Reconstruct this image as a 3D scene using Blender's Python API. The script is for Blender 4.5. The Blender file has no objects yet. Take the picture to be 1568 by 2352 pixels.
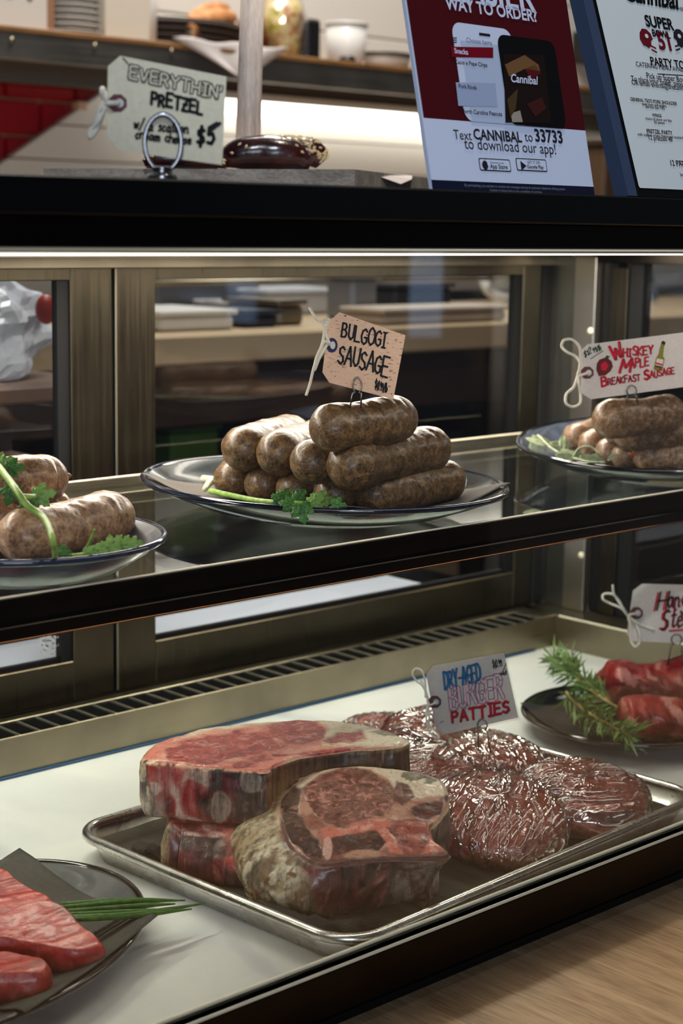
import bpy, math, random
import numpy as np
from mathutils import Vector, Matrix
rng = np.random.default_rng(7); random.seed(7)
scn = bpy.context.scene
COL = scn.collection

# ------------------------------------------------------------------ camera
F_PX, YAW, PITCH, ROLL = 3887.0, math.radians(43.41), math.radians(9.654), math.radians(.9686)
CAM = np.array([0.0, 0.0, 0.525])
def _cam():
    cy, sy, cp, sp = math.cos(YAW), math.sin(YAW), math.cos(PITCH), math.sin(PITCH)
    d = np.array([sy*cp, cy*cp, -sp]); r = np.array([cy, -sy, 0.0]); u = np.cross(r, d)
    c, s = math.cos(ROLL), math.sin(ROLL)
    return np.array([c*r + s*u, -(-s*r + c*u), d])
CM = _cam()
cd = bpy.data.cameras.new('camera'); cam = bpy.data.objects.new('camera', cd); COL.objects.link(cam)
cd.sensor_fit = 'VERTICAL'; cd.sensor_height = 36.0; cd.sensor_width = 24.0
cd.lens = F_PX/2352*36.0; cd.clip_start = .02; cd.clip_end = 60
m = Matrix.Identity(4)
for i in range(3):
    m[i][0] = CM[0][i]; m[i][1] = -CM[1][i]; m[i][2] = -CM[2][i]; m[i][3] = CAM[i]
cam.matrix_world = m
cd.dof.use_dof = True; cd.dof.focus_distance = 1.33; cd.dof.aperture_fstop = 8.0
scn.camera = cam

# ------------------------------------------------------------------ world, lights, exposure
w = bpy.data.worlds.new('world'); scn.world = w; w.use_nodes = True
w.node_tree.nodes['Background'].inputs[0].default_value = (.60, .72, 1.0, 1)
w.node_tree.nodes['Background'].inputs[1].default_value = .035
def area(name, loc, target, sx, sy, power, col, spread=180):
    l = bpy.data.lights.new(name, 'AREA'); l.shape = 'RECTANGLE'; l.size = sx; l.size_y = sy
    l.energy = power; l.color = col; l.spread = math.radians(spread)
    o = bpy.data.objects.new(name, l); COL.objects.link(o); o.location = loc
    d = Vector(target) - Vector(loc); o.rotation_euler = d.to_track_quat('-Z', 'Y').to_euler(); return o
WARM = (1.0, .90, .76)
area('case_lamp_rear', (.95, 1.24, .502), (.95, 1.19, 0), 1.35, .08, 11.8, WARM)
area('case_lamp_front', (.95, .835, .502), (.95, 1.0, 0), 1.35, .012, .8, WARM)
area('shop_window', (-2.2, -2.9, .95), (.9, 1.0, .35), 1.8, .9, 62, (.76, .86, 1.0))
area('streak_slit_light', (5.2, -3.4, 1.0), (1.0, .8, .5), .14, 1.9, .9, (.45, .65, 1.0))  # unseen slit light, added to reflect a bluish streak in the front pane
area('counter_pendant', (1.25, .93, 2.3), (1.15, .85, 0), .16, .16, 20, (1, .87, .70))
area('kitchen_ceiling_lamp', (2.0, 2.15, 2.4), (1.9, 2.3, 0), 1.2, .6, 55, (1, .95, .88))
sp_ = bpy.data.lights.new('sign_fill_spot', 'SPOT'); sp_.energy = 170; sp_.color = (.86, .92, 1.0); sp_.spot_size = math.radians(15); sp_.spot_blend = .6; sp_.shadow_soft_size = .04  # unseen fill spot, added to brighten the tag, poster and menu
so_ = bpy.data.objects.new('sign_fill_spot', sp_); COL.objects.link(so_); so_.location = (-.8, -.9, 2.4); so_.rotation_euler = (Vector((.86, .86, .77))-Vector((-.8, -.9, 2.4))).to_track_quat('-Z', 'Y').to_euler()
vs = scn.view_settings
vs.view_transform = 'Standard'; vs.look = 'None'; vs.exposure = 0.0; vs.gamma = 1.0; vs.use_curve_mapping = False

# ------------------------------------------------------------------ helpers
def ray(px, py): return CM.T @ np.array([(px-784)/F_PX, (py-1176)/F_PX, 1.0])
def P(px, py, ax, val):
    d = ray(px, py); return CAM + (val-CAM[ax])/d[ax]*d
def PL(px, py, pt, n):
    d = ray(px, py); n = np.asarray(n, float); return CAM + ((np.asarray(pt)-CAM) @ n)/(d @ n)*d
def proj(V):
    q = CM @ (np.atleast_2d(V)-CAM).T; return 784+F_PX*q[0]/q[2], 1176+F_PX*q[1]/q[2]
def nrm(v): v = np.asarray(v, float); return v/np.linalg.norm(v)
def lin(c):
    c = np.asarray(c, float)/255.0
    return np.where(c <= .04045, c/12.92, ((c+.055)/1.055)**2.4)
def sm(a, b, x): t = np.clip((x-a)/(b-a), 0, 1); return t*t*(3-2*t)

WL = {}
def empty(name, loc, label=None, cat=None, group=None, kind=None):
    o = bpy.data.objects.new(name, None); COL.objects.link(o); o.location = [float(v) for v in loc]
    o.empty_display_size = .02
    WL[o] = np.array(loc, float)
    return tag(o, label, cat, group, kind)
def tag(o, label=None, cat=None, group=None, kind=None):
    if label: o['label'] = label
    if cat: o['category'] = cat
    if group: o['group'] = group
    if kind: o['kind'] = kind
    return o
def mk(name, V, F, mat, parent=None, smooth=False, attrs=None, uv=None):
    V = np.asarray(V, float)
    c = np.array([(V[:, 0].min()+V[:, 0].max())/2, (V[:, 1].min()+V[:, 1].max())/2, V[:, 2].min()])
    me = bpy.data.meshes.new(name); me.from_pydata((V-c).tolist(), [], [tuple(int(i) for i in f) for f in F])
    if smooth: me.polygons.foreach_set('use_smooth', [True]*len(me.polygons))
    for k, A in (attrs or {}).items():
        A = np.asarray(A, float)
        if A.ndim == 2:
            at = me.attributes.new(k, 'FLOAT_COLOR', 'POINT')
            at.data.foreach_set('color', np.c_[A, np.ones(len(A))].astype(np.float32).ravel())
        else:
            at = me.attributes.new(k, 'FLOAT', 'POINT'); at.data.foreach_set('value', A.astype(np.float32))
    me.materials.append(mat); me.update()
    o = bpy.data.objects.new(name, me); COL.objects.link(o)
    WL[o] = c
    if parent is not None: o.parent = parent; o.location = c-WL[parent]
    else: o.location = c
    return o
def dup(o, off, parent):
    c = o.copy(); COL.objects.link(c); WL[c] = WL[o]+np.asarray(off); c.parent = parent; c.location = WL[c]-WL[parent]; return c
class MB:
    def __init__(s): s.V = []; s.F = []
    def add(s, V, F):
        b = len(s.V); s.V += [tuple(map(float, v)) for v in V]; s.F += [tuple(b+i for i in f) for f in F]; return s
    def box(s, x0, x1, y0, y1, z0, z1, bv=0.0):
        if bv <= 0:
            V = [(x, y, z) for z in (z0, z1) for y in (y0, y1) for x in (x0, x1)]
            return s.add(V, [(0, 2, 3, 1), (4, 5, 7, 6), (0, 1, 5, 4), (2, 6, 7, 3), (0, 4, 6, 2), (1, 3, 7, 5)])
        b = min(bv, (x1-x0)*.45, (y1-y0)*.45, (z1-z0)*.45)
        V = []; idx = {}
        for sx in (0, 1):
            for sy in (0, 1):
                for sz in (0, 1):
                    X, Y, Z = (x0, x1)[sx], (y0, y1)[sy], (z0, z1)[sz]
                    dx, dy, dz = (b, -b)[sx], (b, -b)[sy], (b, -b)[sz]
                    for a, v in enumerate(((X, Y+dy, Z+dz), (X+dx, Y, Z+dz), (X+dx, Y+dy, Z))):
                        idx[sx, sy, sz, a] = len(V); V.append(v)
        F = []
        I = lambda *k: idx[k]
        for q in (0, 1):
            f = [I(q, 0, 0, 0), I(q, 1, 0, 0), I(q, 1, 1, 0), I(q, 0, 1, 0)]; F.append(f if q else f[::-1])
            f = [I(0, q, 0, 1), I(1, q, 0, 1), I(1, q, 1, 1), I(0, q, 1, 1)]; F.append(f[::-1] if q else f)
            f = [I(0, 0, q, 2), I(1, 0, q, 2), I(1, 1, q, 2), I(0, 1, q, 2)]; F.append(f if q else f[::-1])
        for p in (0, 1):
            for q in (0, 1):
                F.append([I(p, q, 0, 0), I(p, q, 1, 0), I(p, q, 1, 1), I(p, q, 0, 1)])
                F.append([I(p, 0, q, 0), I(p, 1, q, 0), I(p, 1, q, 2), I(p, 0, q, 2)])
                F.append([I(0, p, q, 1), I(1, p, q, 1), I(1, p, q, 2), I(0, p, q, 2)])
                for r in (0, 1): pass
        for sx in (0, 1):
            for sy in (0, 1):
                for sz in (0, 1): F.append([I(sx, sy, sz, 0), I(sx, sy, sz, 1), I(sx, sy, sz, 2)])
        return s.add(V, F)
    def prism(s, poly, d):
        """extrude planar 3D polygon by vector d"""
        A = np.asarray(poly, float); n = len(A); V = np.r_[A, A+np.asarray(d, float)]
        F = [tuple(range(n))[::-1], tuple(range(n, 2*n))]+[(i, (i+1) % n, n+(i+1) % n, n+i) for i in range(n)]
        return s.add(V, F)
    def tube(s, pts, r, seg=8, closed=False, cap=True):
        A = np.asarray(pts, float); n = len(A); r = np.broadcast_to(np.asarray(r, float), (n,))
        T = np.gradient(A, axis=0) if not closed else np.roll(A, -1, 0)-np.roll(A, 1, 0)
        T /= np.linalg.norm(T, axis=1)[:, None]+1e-12
        u = np.cross(T[0], [0, 0, 1.0]);
        if np.linalg.norm(u) < 1e-3: u = np.cross(T[0], [1.0, 0, 0])
        u = nrm(u); V = []
        for i in range(n):
            u = nrm(u-(u @ T[i])*T[i]); v = np.cross(T[i], u)
            for k in range(seg):
                a = 2*math.pi*k/seg; V.append(A[i]+r[i]*(math.cos(a)*u+math.sin(a)*v))
        F = []
        for i in range(n if closed else n-1):
            j = (i+1) % n
            for k in range(seg): F.append((i*seg+k, i*seg+(k+1) % seg, j*seg+(k+1) % seg, j*seg+k))
        if not closed and cap: F += [tuple(range(seg))[::-1], tuple((n-1)*seg+k for k in range(seg))]
        return s.add(V, F)
    def lathe(s, prof, c, seg=64, ax=(1, 1), rot=0.0):
        """prof: list of (r,z); elliptical scaling ax"""
        V = []; n = len(prof); cr, sr = math.cos(rot), math.sin(rot)
        for r, z in prof:
            for k in range(seg):
                a = 2*math.pi*k/seg; x, y = r*ax[0]*math.cos(a), r*ax[1]*math.sin(a)
                V.append((c[0]+x*cr-y*sr, c[1]+x*sr+y*cr, c[2]+z))
        F = []
        for i in range(n-1):
            for k in range(seg): F.append((i*seg+k, i*seg+(k+1) % seg, (i+1)*seg+(k+1) % seg, (i+1)*seg+k))
        F.append(tuple(range(seg))[::-1]); F.append(tuple((n-1)*seg+k for k in range(seg)))
        return s.add(V, F)
    def build(s, name, mat, parent=None, smooth=False, **k): return mk(name, s.V, s.F, mat, parent, smooth, **k)
def bx(name, mat, parent, *a, bv=.0008): return MB().box(*a, bv=bv).build(name, mat, parent)
def catmull(P_, n, closed=True):
    A = np.asarray(P_, float); N = len(A)
    if not closed: A = np.r_[[2*A[0]-A[1]], A, [2*A[-1]-A[-2]]]; segs = N-1
    else: segs = N
    out = []
    for t in np.linspace(0, segs, n, endpoint=not closed):
        i = min(int(t), segs-1); f = t-i
        if closed: p0, p1, p2, p3 = (A[(i+k) % N] for k in (-1, 0, 1, 2))
        else: p0, p1, p2, p3 = A[i], A[i+1], A[i+2], A[i+3]
        out.append(.5*((2*p1)+(-p0+p2)*f+(2*p0-5*p1+4*p2-p3)*f*f+(-p0+3*p1-3*p2+p3)*f**3))
    return np.array(out)
def _h(i, j, k, s):
    x = (i*374761393+j*668265263+k*2147483647+s*974634777) & 0xffffffff
    x = ((x ^ (x >> 13))*1274126177) & 0xffffffff
    return ((x ^ (x >> 16)) & 0xffff)/65535.0
def vn(p, s=0):
    p = np.asarray(p, float); i = np.floor(p).astype(np.int64); f = p-i; f = f*f*(3-2*f); r = 0
    for a in (0, 1):
        for b in (0, 1):
            for c in (0, 1):
                w_ = (f[:, 0] if a else 1-f[:, 0])*(f[:, 1] if b else 1-f[:, 1])*(f[:, 2] if c else 1-f[:, 2])
                r = r+w_*_h(i[:, 0]+a, i[:, 1]+b, i[:, 2]+c, s)
    return r*2-1
def fbm(p, o=4, s=0, g=.5):
    r = 0; a = 1; t = 0; p = np.asarray(p, float)
    for k in range(o): r = r+a*vn(p*2**k+17.3*k, s+k); t += a; a *= g
    return r/t
def sdpoly(Q, poly):
    """signed distance to polygon, negative inside"""
    A = np.asarray(poly, float); d = np.full(len(Q), 1e9); ins = np.zeros(len(Q), bool)
    for a, b in zip(A, np.roll(A, -1, 0)):
        e = b-a; w_ = Q-a; t = np.clip((w_ @ e)/(e @ e+1e-12), 0, 1)
        d = np.minimum(d, np.hypot(*(w_-t[:, None]*e).T))
        c = ((a[1] <= Q[:, 1]) != (b[1] <= Q[:, 1])) & (Q[:, 0] < (b[0]-a[0])*(Q[:, 1]-a[1])/((b[1]-a[1]) or 1e-12)+a[0])
        ins ^= c
    return np.where(ins, -d, d)

# ------------------------------------------------------------------ materials
MATS = {}
def pm(name, col=(200, 200, 200), rough=.5, metal=0.0, spec=.5, **k):
    if name in MATS: return MATS[name]
    m = bpy.data.materials.new(name); m.use_nodes = True; MATS[name] = m
    b = m.node_tree.nodes['Principled BSDF']
    b.inputs['Base Color'].default_value = (*lin(col), 1); b.inputs['Roughness'].default_value = rough
    b.inputs['Metallic'].default_value = metal; b.inputs['Specular IOR Level'].default_value = spec
    for a, v in k.items(): b.inputs[a.replace('_', ' ')].default_value = v
    return m
def nodes(m): return m.node_tree.nodes, m.node_tree.links, m.node_tree.nodes['Principled BSDF']
def texco(m, scale=(1, 1, 1), rot=(0, 0, 0)):
    N, L, B = nodes(m); t = N.new('ShaderNodeTexCoord'); mp = N.new('ShaderNodeMapping')
    mp.inputs['Scale'].default_value = scale; mp.inputs['Rotation'].default_value = rot
    L.new(t.outputs['Object'], mp.inputs[0]); return mp.outputs[0]
def noise(m, vec, scale, detail=4, rough=.55, dist=0):
    N, L, B = nodes(m); n = N.new('ShaderNodeTexNoise'); n.inputs['Scale'].default_value = scale
    n.inputs['Detail'].default_value = detail; n.inputs['Roughness'].default_value = rough; n.inputs['Distortion'].default_value = dist
    L.new(vec, n.inputs['Vector']); return n.outputs['Fac']
def ramp(m, fac, stops):
    N, L, B = nodes(m); r = N.new('ShaderNodeValToRGB'); e = r.color_ramp.elements
    while len(e) < len(stops): e.new(.5)
    for q, (p, c) in zip(e, stops):
        q.position = p; q.color = (*(lin(c) if not np.isscalar(c) else (c, c, c)), 1)
    L.new(fac, r.inputs[0]); return r.outputs[0]
def mixc(m, fac, a, b, mode='MIX'):
    N, L, B = nodes(m); x = N.new('ShaderNodeMix'); x.data_type = 'RGBA'; x.blend_type = mode
    for s, v in ((0, fac), (6, a), (7, b)):
        if hasattr(v, 'is_linked') or isinstance(v, bpy.types.NodeSocket): L.new(v, x.inputs[s])
        else: x.inputs[s].default_value = v if s == 0 else (*v, 1)
    return x.outputs[2]
def bump(m, h, strength=.3, dist=.001, prev=None):
    N, L, B = nodes(m); b = N.new('ShaderNodeBump'); b.inputs['Strength'].default_value = strength
    b.inputs['Distance'].default_value = dist; L.new(h, b.inputs['Height'])
    if prev is not None: L.new(prev, b.inputs['Normal'])
    L.new(b.outputs[0], B.inputs['Normal']); return b.outputs[0]
def setc(m, s, key='Base Color'): m.node_tree.links.new(s, m.node_tree.nodes['Principled BSDF'].inputs[key])
def attr(m, name):
    N, L, B = nodes(m); a = N.new('ShaderNodeAttribute'); a.attribute_name = name; return a

def m_steel(name, col, rough, ax=2, amt=.10):
    m = pm(name, col, rough, 1.0)
    sc = [60, 60, 60]; sc[ax] = 1.2
    v = texco(m, tuple(sc)); n = noise(m, v, 6, 3)
    v2 = texco(m); n2 = noise(m, v2, 9, 4)
    setc(m, ramp(m, n2, [(.3, tuple(c*.82 for c in col)), (.7, col)]))
    setc(m, ramp(m, n, [(.2, rough-amt), (.8, rough+amt)]), 'Roughness')
    return m
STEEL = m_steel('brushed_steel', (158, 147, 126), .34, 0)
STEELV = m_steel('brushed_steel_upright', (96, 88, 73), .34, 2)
GLINT = pm('glint_cream', (250, 240, 214), .35, .0)  # matte cream: the highlight on metal edges is put into the colour
BRONZE = m_steel('dark_bronze_trim', (52, 46, 40), .34, 0, .06)
BLACK = pm('black_lacquer', (8, 8, 9), .42, 0, .3)
BLACKM = pm('black_rubber', (14, 14, 16), .6, 0, .3)
VOID = pm('dark_duct', (10, 9, 8), .8)
def m_glass(name, tint, refl=1.0, rough=0.0, ior=1.5):
    m = bpy.data.materials.new(name); m.use_nodes = True; N, L = m.node_tree.nodes, m.node_tree.links
    N.clear(); out = N.new('ShaderNodeOutputMaterial'); mx = N.new('ShaderNodeMixShader')
    t = N.new('ShaderNodeBsdfTransparent'); t.inputs[0].default_value = (*tint, 1)
    g = N.new('ShaderNodeBsdfGlossy'); g.inputs['Roughness'].default_value = rough; g.inputs[0].default_value = (refl, refl, refl, 1)
    fr = N.new('ShaderNodeFresnel'); ge = N.new('ShaderNodeNewGeometry'); ma = N.new('ShaderNodeMath'); ma.operation = 'MULTIPLY_ADD'
    ma.inputs[1].default_value = 1/ior-ior; ma.inputs[2].default_value = ior       # leaving face: inverse ratio, so the slab never turns mirror
    L.new(ge.outputs['Backfacing'], ma.inputs[0]); L.new(ma.outputs[0], fr.inputs[0])
    L.new(fr.outputs[0], mx.inputs[0]); L.new(t.outputs[0], mx.inputs[1]); L.new(g.outputs[0], mx.inputs[2]); L.new(mx.outputs[0], out.inputs[0])
    return m
GLASS = m_glass('clear_pane', (.985, .99, .985), .9)
SHELFGLASS = m_glass('shelf_glass', (.86, .91, .89), .95)
DOORGLASS = m_glass('door_pane', (.90, .92, .94), .9)
def m_emit(name, col, s):
    m = bpy.data.materials.new(name); m.use_nodes = True; N, L = m.node_tree.nodes, m.node_tree.links; N.clear()
    o = N.new('ShaderNodeOutputMaterial'); e = N.new('ShaderNodeEmission'); e.inputs[0].default_value = (*col, 1); e.inputs[1].default_value = s
    L.new(e.outputs[0], o.inputs[0]); return m
LEDM = m_emit('lamp_diffuser', (1, .93, .82), 2.2)
LEDK = m_emit('under_shelf_lamp_diffuser', (1, .95, .86), 5.0)
def m_marble():
    m = pm('white_marble', (228, 228, 226), .28); v = texco(m, (1, 1, 1), (0, 0, .4))
    N, L, B = nodes(m)
    n = noise(m, v, 5, 6, .6, 1.5)
    wv = N.new('ShaderNodeTexWave'); wv.inputs['Scale'].default_value = 1.6; wv.inputs['Distortion'].default_value = 9; wv.inputs['Detail'].default_value = 4
    wv.inputs['Detail Scale'].default_value = 1.3; L.new(v, wv.inputs[0])
    a = ramp(m, wv.outputs['Fac'], [(0, (188, 190, 196)), (.07, (222, 222, 221)), (1, (232, 231, 228))])
    b = ramp(m, n, [(.35, (210, 211, 214)), (.6, (236, 235, 232))])
    setc(m, mixc(m, .5, a, b)); return m
MARBLE = m_marble()
def m_wood(name, c0, c1, c2, sc, rough=.45, ax=0):
    m = pm(name, c1, rough); s = [sc*9]*3; s[ax] = sc*.7
    v = texco(m, tuple(s)); n = noise(m, v, 1.6, 6, .65, .6); v2 = texco(m, tuple(x*5 for x in s)); n2 = noise(m, v2, 3, 3)
    v3 = texco(m); n3 = noise(m, v3, 3*sc, 3)
    a = ramp(m, n, [(.36, c0), (.5, c1), (.62, c2)])
    a = mixc(m, .34, a, ramp(m, n2, [(.35, tuple(x*.6 for x in c0)), (.6, c2)]))
    setc(m, mixc(m, .25, a, ramp(m, n3, [(.3, c0), (.7, c2)]))); bump(m, n2, .12, .0006); return m
COUNTERW = m_wood('oak_counter', (140, 106, 76), (186, 148, 110), (214, 180, 140), 3.0, .45, 1)
BOARDW = m_wood('worn_board', (122, 112, 102), (160, 148, 136), (190, 178, 164), 4, .7, 1)
DOWELW = m_wood('pale_dowel', (170, 152, 140), (208, 192, 180), (228, 214, 204), 8, .6, 2)
SHELFW = m_wood('shelf_wood', (96, 66, 36), (128, 90, 52), (150, 110, 66), 3, .5, 0)

# ================================================================== the refrigerated case
X0, X1 = .12, 1.66                      # inner ends of the case
CASE = empty('display_case', ((X0+X1)/2, 1.09, -.03), 'stainless steel and glass refrigerated display case with lit interior', 'display case')
def case(name, mat, *a, bv=.0008, parent=None): return bx(name, mat, parent or CASE, *a, bv=bv)
case('deck', MARBLE, X0, 1.64, .811, 1.337, -.022, 0, bv=.001)
# front rail: channel holding the pane, both lips coloured cream as lit edge highlights
fr = MB().box(X0-.02, 1.72, .8055, .8108, -.0224, .0205, .0006)
fr.box(X0-.02, 1.70, .7925, .7960, -.012, .0205, .0006); fr.box(X0-.02, 1.70, .796, .8055, -.012, .008)
FR = fr.build('front_rail', BRONZE, CASE)
case('inner_lip', GLINT, X0-.02, 1.70, .8058, .8084, .0205, .0232, bv=.0007, parent=FR)
case('outer_lip', GLINT, X0-.02, 1.70, .7922, .7950, .0205, .0224, bv=.0007, parent=FR)
b = MB().box(X0-.02, 1.70, .799, .83, -.0245, -.012); b.box(X0-.02, 1.70, .797, .80, -.0195, -.0165, .0008)
b.build('base_plinth', BLACK, CASE)
case('front_pane', GLASS, X0-.02, 1.70, .7985, .8015, .009, .5085, bv=.0004)
# top
case('top_slab', BLACK, X0-.06, 1.74, .790, 1.50, .5275, .549, bv=.0012)
tr = case('top_rail', BRONZE, X0-.02, 1.70, .796, .8195, .5095, .5275, bv=.001)
case('lower_lip', GLINT, X0-.02, 1.70, .7965, .8195, .5078, .5096, bv=.0005, parent=tr)
lf = case('front_lamp', STEEL, X0, 1.64, .822, .846, .506, .527, bv=.001)
case('diffuser', LEDM, X0+.01, 1.63, .823, .844, .5045, .506, bv=.0005, parent=lf)
lr = case('rear_lamp', STEEL, X0, 1.64, 1.185, 1.295, .508, .527, bv=.001)
case('diffuser', LEDM, X0+.01, 1.63, 1.195, 1.285, .504, .508, bv=.0005, parent=lr)
case('header', STEEL, X0, 1.72, 1.394, 1.44, .478, .5275)
# rear sliding doors
def emblem(D, cx, cz, r, y):
    m_ = MB(); rg = np.random.default_rng(2)
    for k in range(70):
        a, q = rg.uniform(0, 2*math.pi), r*rg.choice([.25, .45, .62, .8, .97]); w_ = rg.uniform(.10, .3)*r; x, z = cx+q*math.cos(a), cz+q*math.sin(a); tx, tz = -math.sin(a), math.cos(a); h = r*.05
        m_.add([(x-tx*w_*.5-math.cos(a)*h, y, z-tz*w_*.5-math.sin(a)*h), (x+tx*w_*.5-math.cos(a)*h, y, z+tz*w_*.5-math.sin(a)*h), (x+tx*w_*.5+math.cos(a)*h, y, z+tz*w_*.5+math.sin(a)*h), (x-tx*w_*.5+math.cos(a)*h, y, z-tz*w_*.5+math.sin(a)*h)], [(0, 1, 2, 3)])
    m_.build('etched_emblem', pm('etch_white', (190, 192, 190), .7), D)
def door(x0, x1, wx0, wx1, y, wz0=.094, wz1=.466, gl=True):
    t = .014
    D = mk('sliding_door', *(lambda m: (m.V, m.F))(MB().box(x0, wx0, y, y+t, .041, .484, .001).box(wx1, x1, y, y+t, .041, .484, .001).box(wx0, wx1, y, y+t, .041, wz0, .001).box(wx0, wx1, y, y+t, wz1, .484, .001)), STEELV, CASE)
    g = .0045
    gm = MB().box(wx1-.014, wx1, y+.003, y+.012, wz0, wz1).box(wx0, wx1-.014, y+.006, y+.012, wz0, wz0+g)
    gm.build('gasket', BLACKM, D)
    bx('pane', DOORGLASS, D, wx0, wx1-.012, y+.007, y+.010, wz0, wz1, bv=.0003)
    return D
D1 = door(.22, 1.003, .36, .9535, 1.40, .082); q = P(112, 1478, 1, 1.4066); emblem(D1, q[0], q[2], .0125, 1.4066)
door(1.007, 1.667, 1.0575, 1.6315, 1.40, .0865)
case('door_gap', VOID, .0046+1.0, 1.0054, 1.4025, 1.412, .041, .484, bv=0)
case('seam_bead', pm('seam_steel', (150, 142, 126), .4, .8), 1.0062, 1.0082, 1.3985, 1.4005, .042, .484, bv=.0004)
case('door_track', STEEL, X0, 1.668, 1.392, 1.43, .034, .0405, bv=.001)
case('corner_post', VOID, 1.667, 1.692, 1.397, 1.42, .041, .5, bv=.001)
# rear air grille
g = case('grille_face', STEEL, X0, 1.648, 1.3355, 1.3375, 0.0, .040, bv=.0006)
case('rear_ledge', STEEL, X0, 1.66, 1.380, 1.3985, .0, .0405, bv=.0006)
case('duct', VOID, X0, 1.64, 1.3376, 1.3799, .0, .006, bv=0)
case('duct_lining', VOID, X0, 1.64, 1.3376, 1.3392, .006, .0365, bv=0); case('duct_lining', VOID, X0, 1.64, 1.3785, 1.3799, .006, .0385, bv=0)
s0 = None
for i in range(-9, 36):
    x = .8483+i*.02245
    if x > 1.615: break
    if s0 is None: s0 = case('slat', pm('slat_metal', (120, 113, 100), .4, .4), x-.0008, x+.0008, 1.3372, 1.3799, .0380, .0402, bv=.0003); xs = x
    else: dup(s0, (x-xs, 0, 0), CASE)
case('grille_end', STEEL, 1.6195, 1.648, 1.3376, 1.380, .038, .0405, bv=.0005)
case('tape_strip', pm('blue_tape', (18, 66, 104), .4), X0, 1.60, 1.3325, 1.3355, .0003, .0028, bv=.0004)
# right end wall
E = case('end_panel', m_steel('cool_steel', (150, 152, 148), .36, 2), 1.683, 1.690, 1.357, 1.397, .041, .49, bv=.0006)
ES = case('end_strip', pm('pale_steel_strip', (206, 200, 188), .34, 1.0), 1.679, 1.690, 1.324, 1.357, .041, .49, bv=.0008)
def rivet(y, z):
    m_ = MB(); V = []; seg = 14
    for r, h in ((.0042, 0), (.0038, .0015), (.002, .0026)):
        for k in range(seg): a = 2*math.pi*k/seg; V.append((1.679-h, y+r*math.cos(a), z+r*math.sin(a)))
    Fc = [(i*seg+k, i*seg+(k+1) % seg, (i+1)*seg+(k+1) % seg, (i+1)*seg+k) for i in range(2) for k in range(seg)]+[tuple(2*seg+k for k in range(seg))]
    m_.add(V, Fc); m_.build('rivet', GLINT, ES, True)
for z in (.114, .399): rivet(1.329, z)
case('end_recess', BLACK, 1.693, 1.715, 1.302, 1.326, .041, .49)
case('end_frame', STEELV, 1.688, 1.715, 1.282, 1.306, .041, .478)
case('end_gasket', BLACKM, 1.693, 1.711, 1.262, 1.2822, .041, .49)
case('end_pane', DOORGLASS, 1.697, 1.700, .81, 1.263, .041, .49, bv=.0003)
case('end_header', BRONZE, 1.68, 1.72, .81, 1.33, .484, .5275)
sill = case('end_sill', STEEL, 1.640, 1.72, .811, 1.392, -.02, .0405, bv=.0012)
case('sill_lip', GLINT, 1.6395, 1.6415, .812, 1.33, .039, .0412, bv=.0006, parent=sill)
# mid shelf
SH = empty('shelf', (.88, 1.13, .2665)); SH.parent = CASE; SH.location = WL[SH]-WL[CASE]
case('glass_panel', SHELFGLASS, X0, 1.65, .9415, 1.3265, .2665, .272, bv=.0004, parent=SH)
t = MB().box(X0, 1.655, .9365, .9415, .2625, .2795, .0008); t.box(X0, 1.655, .9395, .9425, .2595, .2630); t.box(X0, 1.655, .9362, .9415, .2505, .2600, .0008)
T_ = t.build('front_trim', BRONZE, SH)
case('trim_lip', GLINT, X0, 1.655, .9366, .9385, .2793, .2808, bv=.0005, parent=T_)
case('trim_foot_lip', pm('copper_edge', (150, 104, 70), .3, 1.0), X0, 1.655, .9362, .9378, .2497, .2507, bv=.0003, parent=T_)
t = MB().box(X0, 1.655, 1.3265, 1.330, .2625, .2795, .0008).build('rear_trim', STEEL, SH)
case('rear_trim_lip', GLINT, X0, 1.655, 1.3262, 1.330, .2793, .2804, bv=.0004, parent=t)
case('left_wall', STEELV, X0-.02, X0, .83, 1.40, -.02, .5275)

# ledge in front, underbody, building
tag(bx('wooden_counter', COUNTERW, None, -.6, 2.4, .38, 1.52, -.064, -.0246, bv=.002), 'oak counter ledge with visible grain running below the display case', 'counter')
f = bx('floor', pm('grey_concrete', (92, 90, 88), .6), None, -4, 7, -4, 5, -1.02, -.95, bv=0); f['kind'] = 'structure'

# ================================================================== kitchen behind the case
YW = 2.75                                # face of the back wall
WALLM = pm('grey_plaster', (132, 130, 128), .6)
wb = bx('wall_back', WALLM, None, -.5, 5.2, YW+.02, YW+.12, -.95, 2.6, bv=0); wb['kind'] = 'structure'
wr = bx('wall_right', WALLM, None, 5.2, 5.3, -3, YW+.12, -.95, 2.6, bv=0); wr['kind'] = 'structure'
# red subway tiles on the left of the wall
GROUT = bx('grout', pm('tan_grout', (176, 128, 98), .8), wb, .9, 2.34, YW+.012, YW+.021, .30, .83, bv=0)
REDT = pm('red_glaze', (150, 14, 22), .12, 0, .5, Coat_Weight=.6)
tile0 = None; z = .775
for r in range(7):
    for c in range(-4, 5):
        x = 1.735+c*.1545+(.0772 if r % 2 else 0)-.0772
        if not (.95 < x < 2.25): continue
        zz = z-r*.0655
        if tile0 is None: tile0 = bx('tile', REDT, wb, x-.075, x+.075, YW, YW+.013, zz-.0305, zz+.0305, bv=.003); t0 = (x, zz)
        else: dup(tile0, (x-t0[0], 0, zz-t0[1]), wb)
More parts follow.
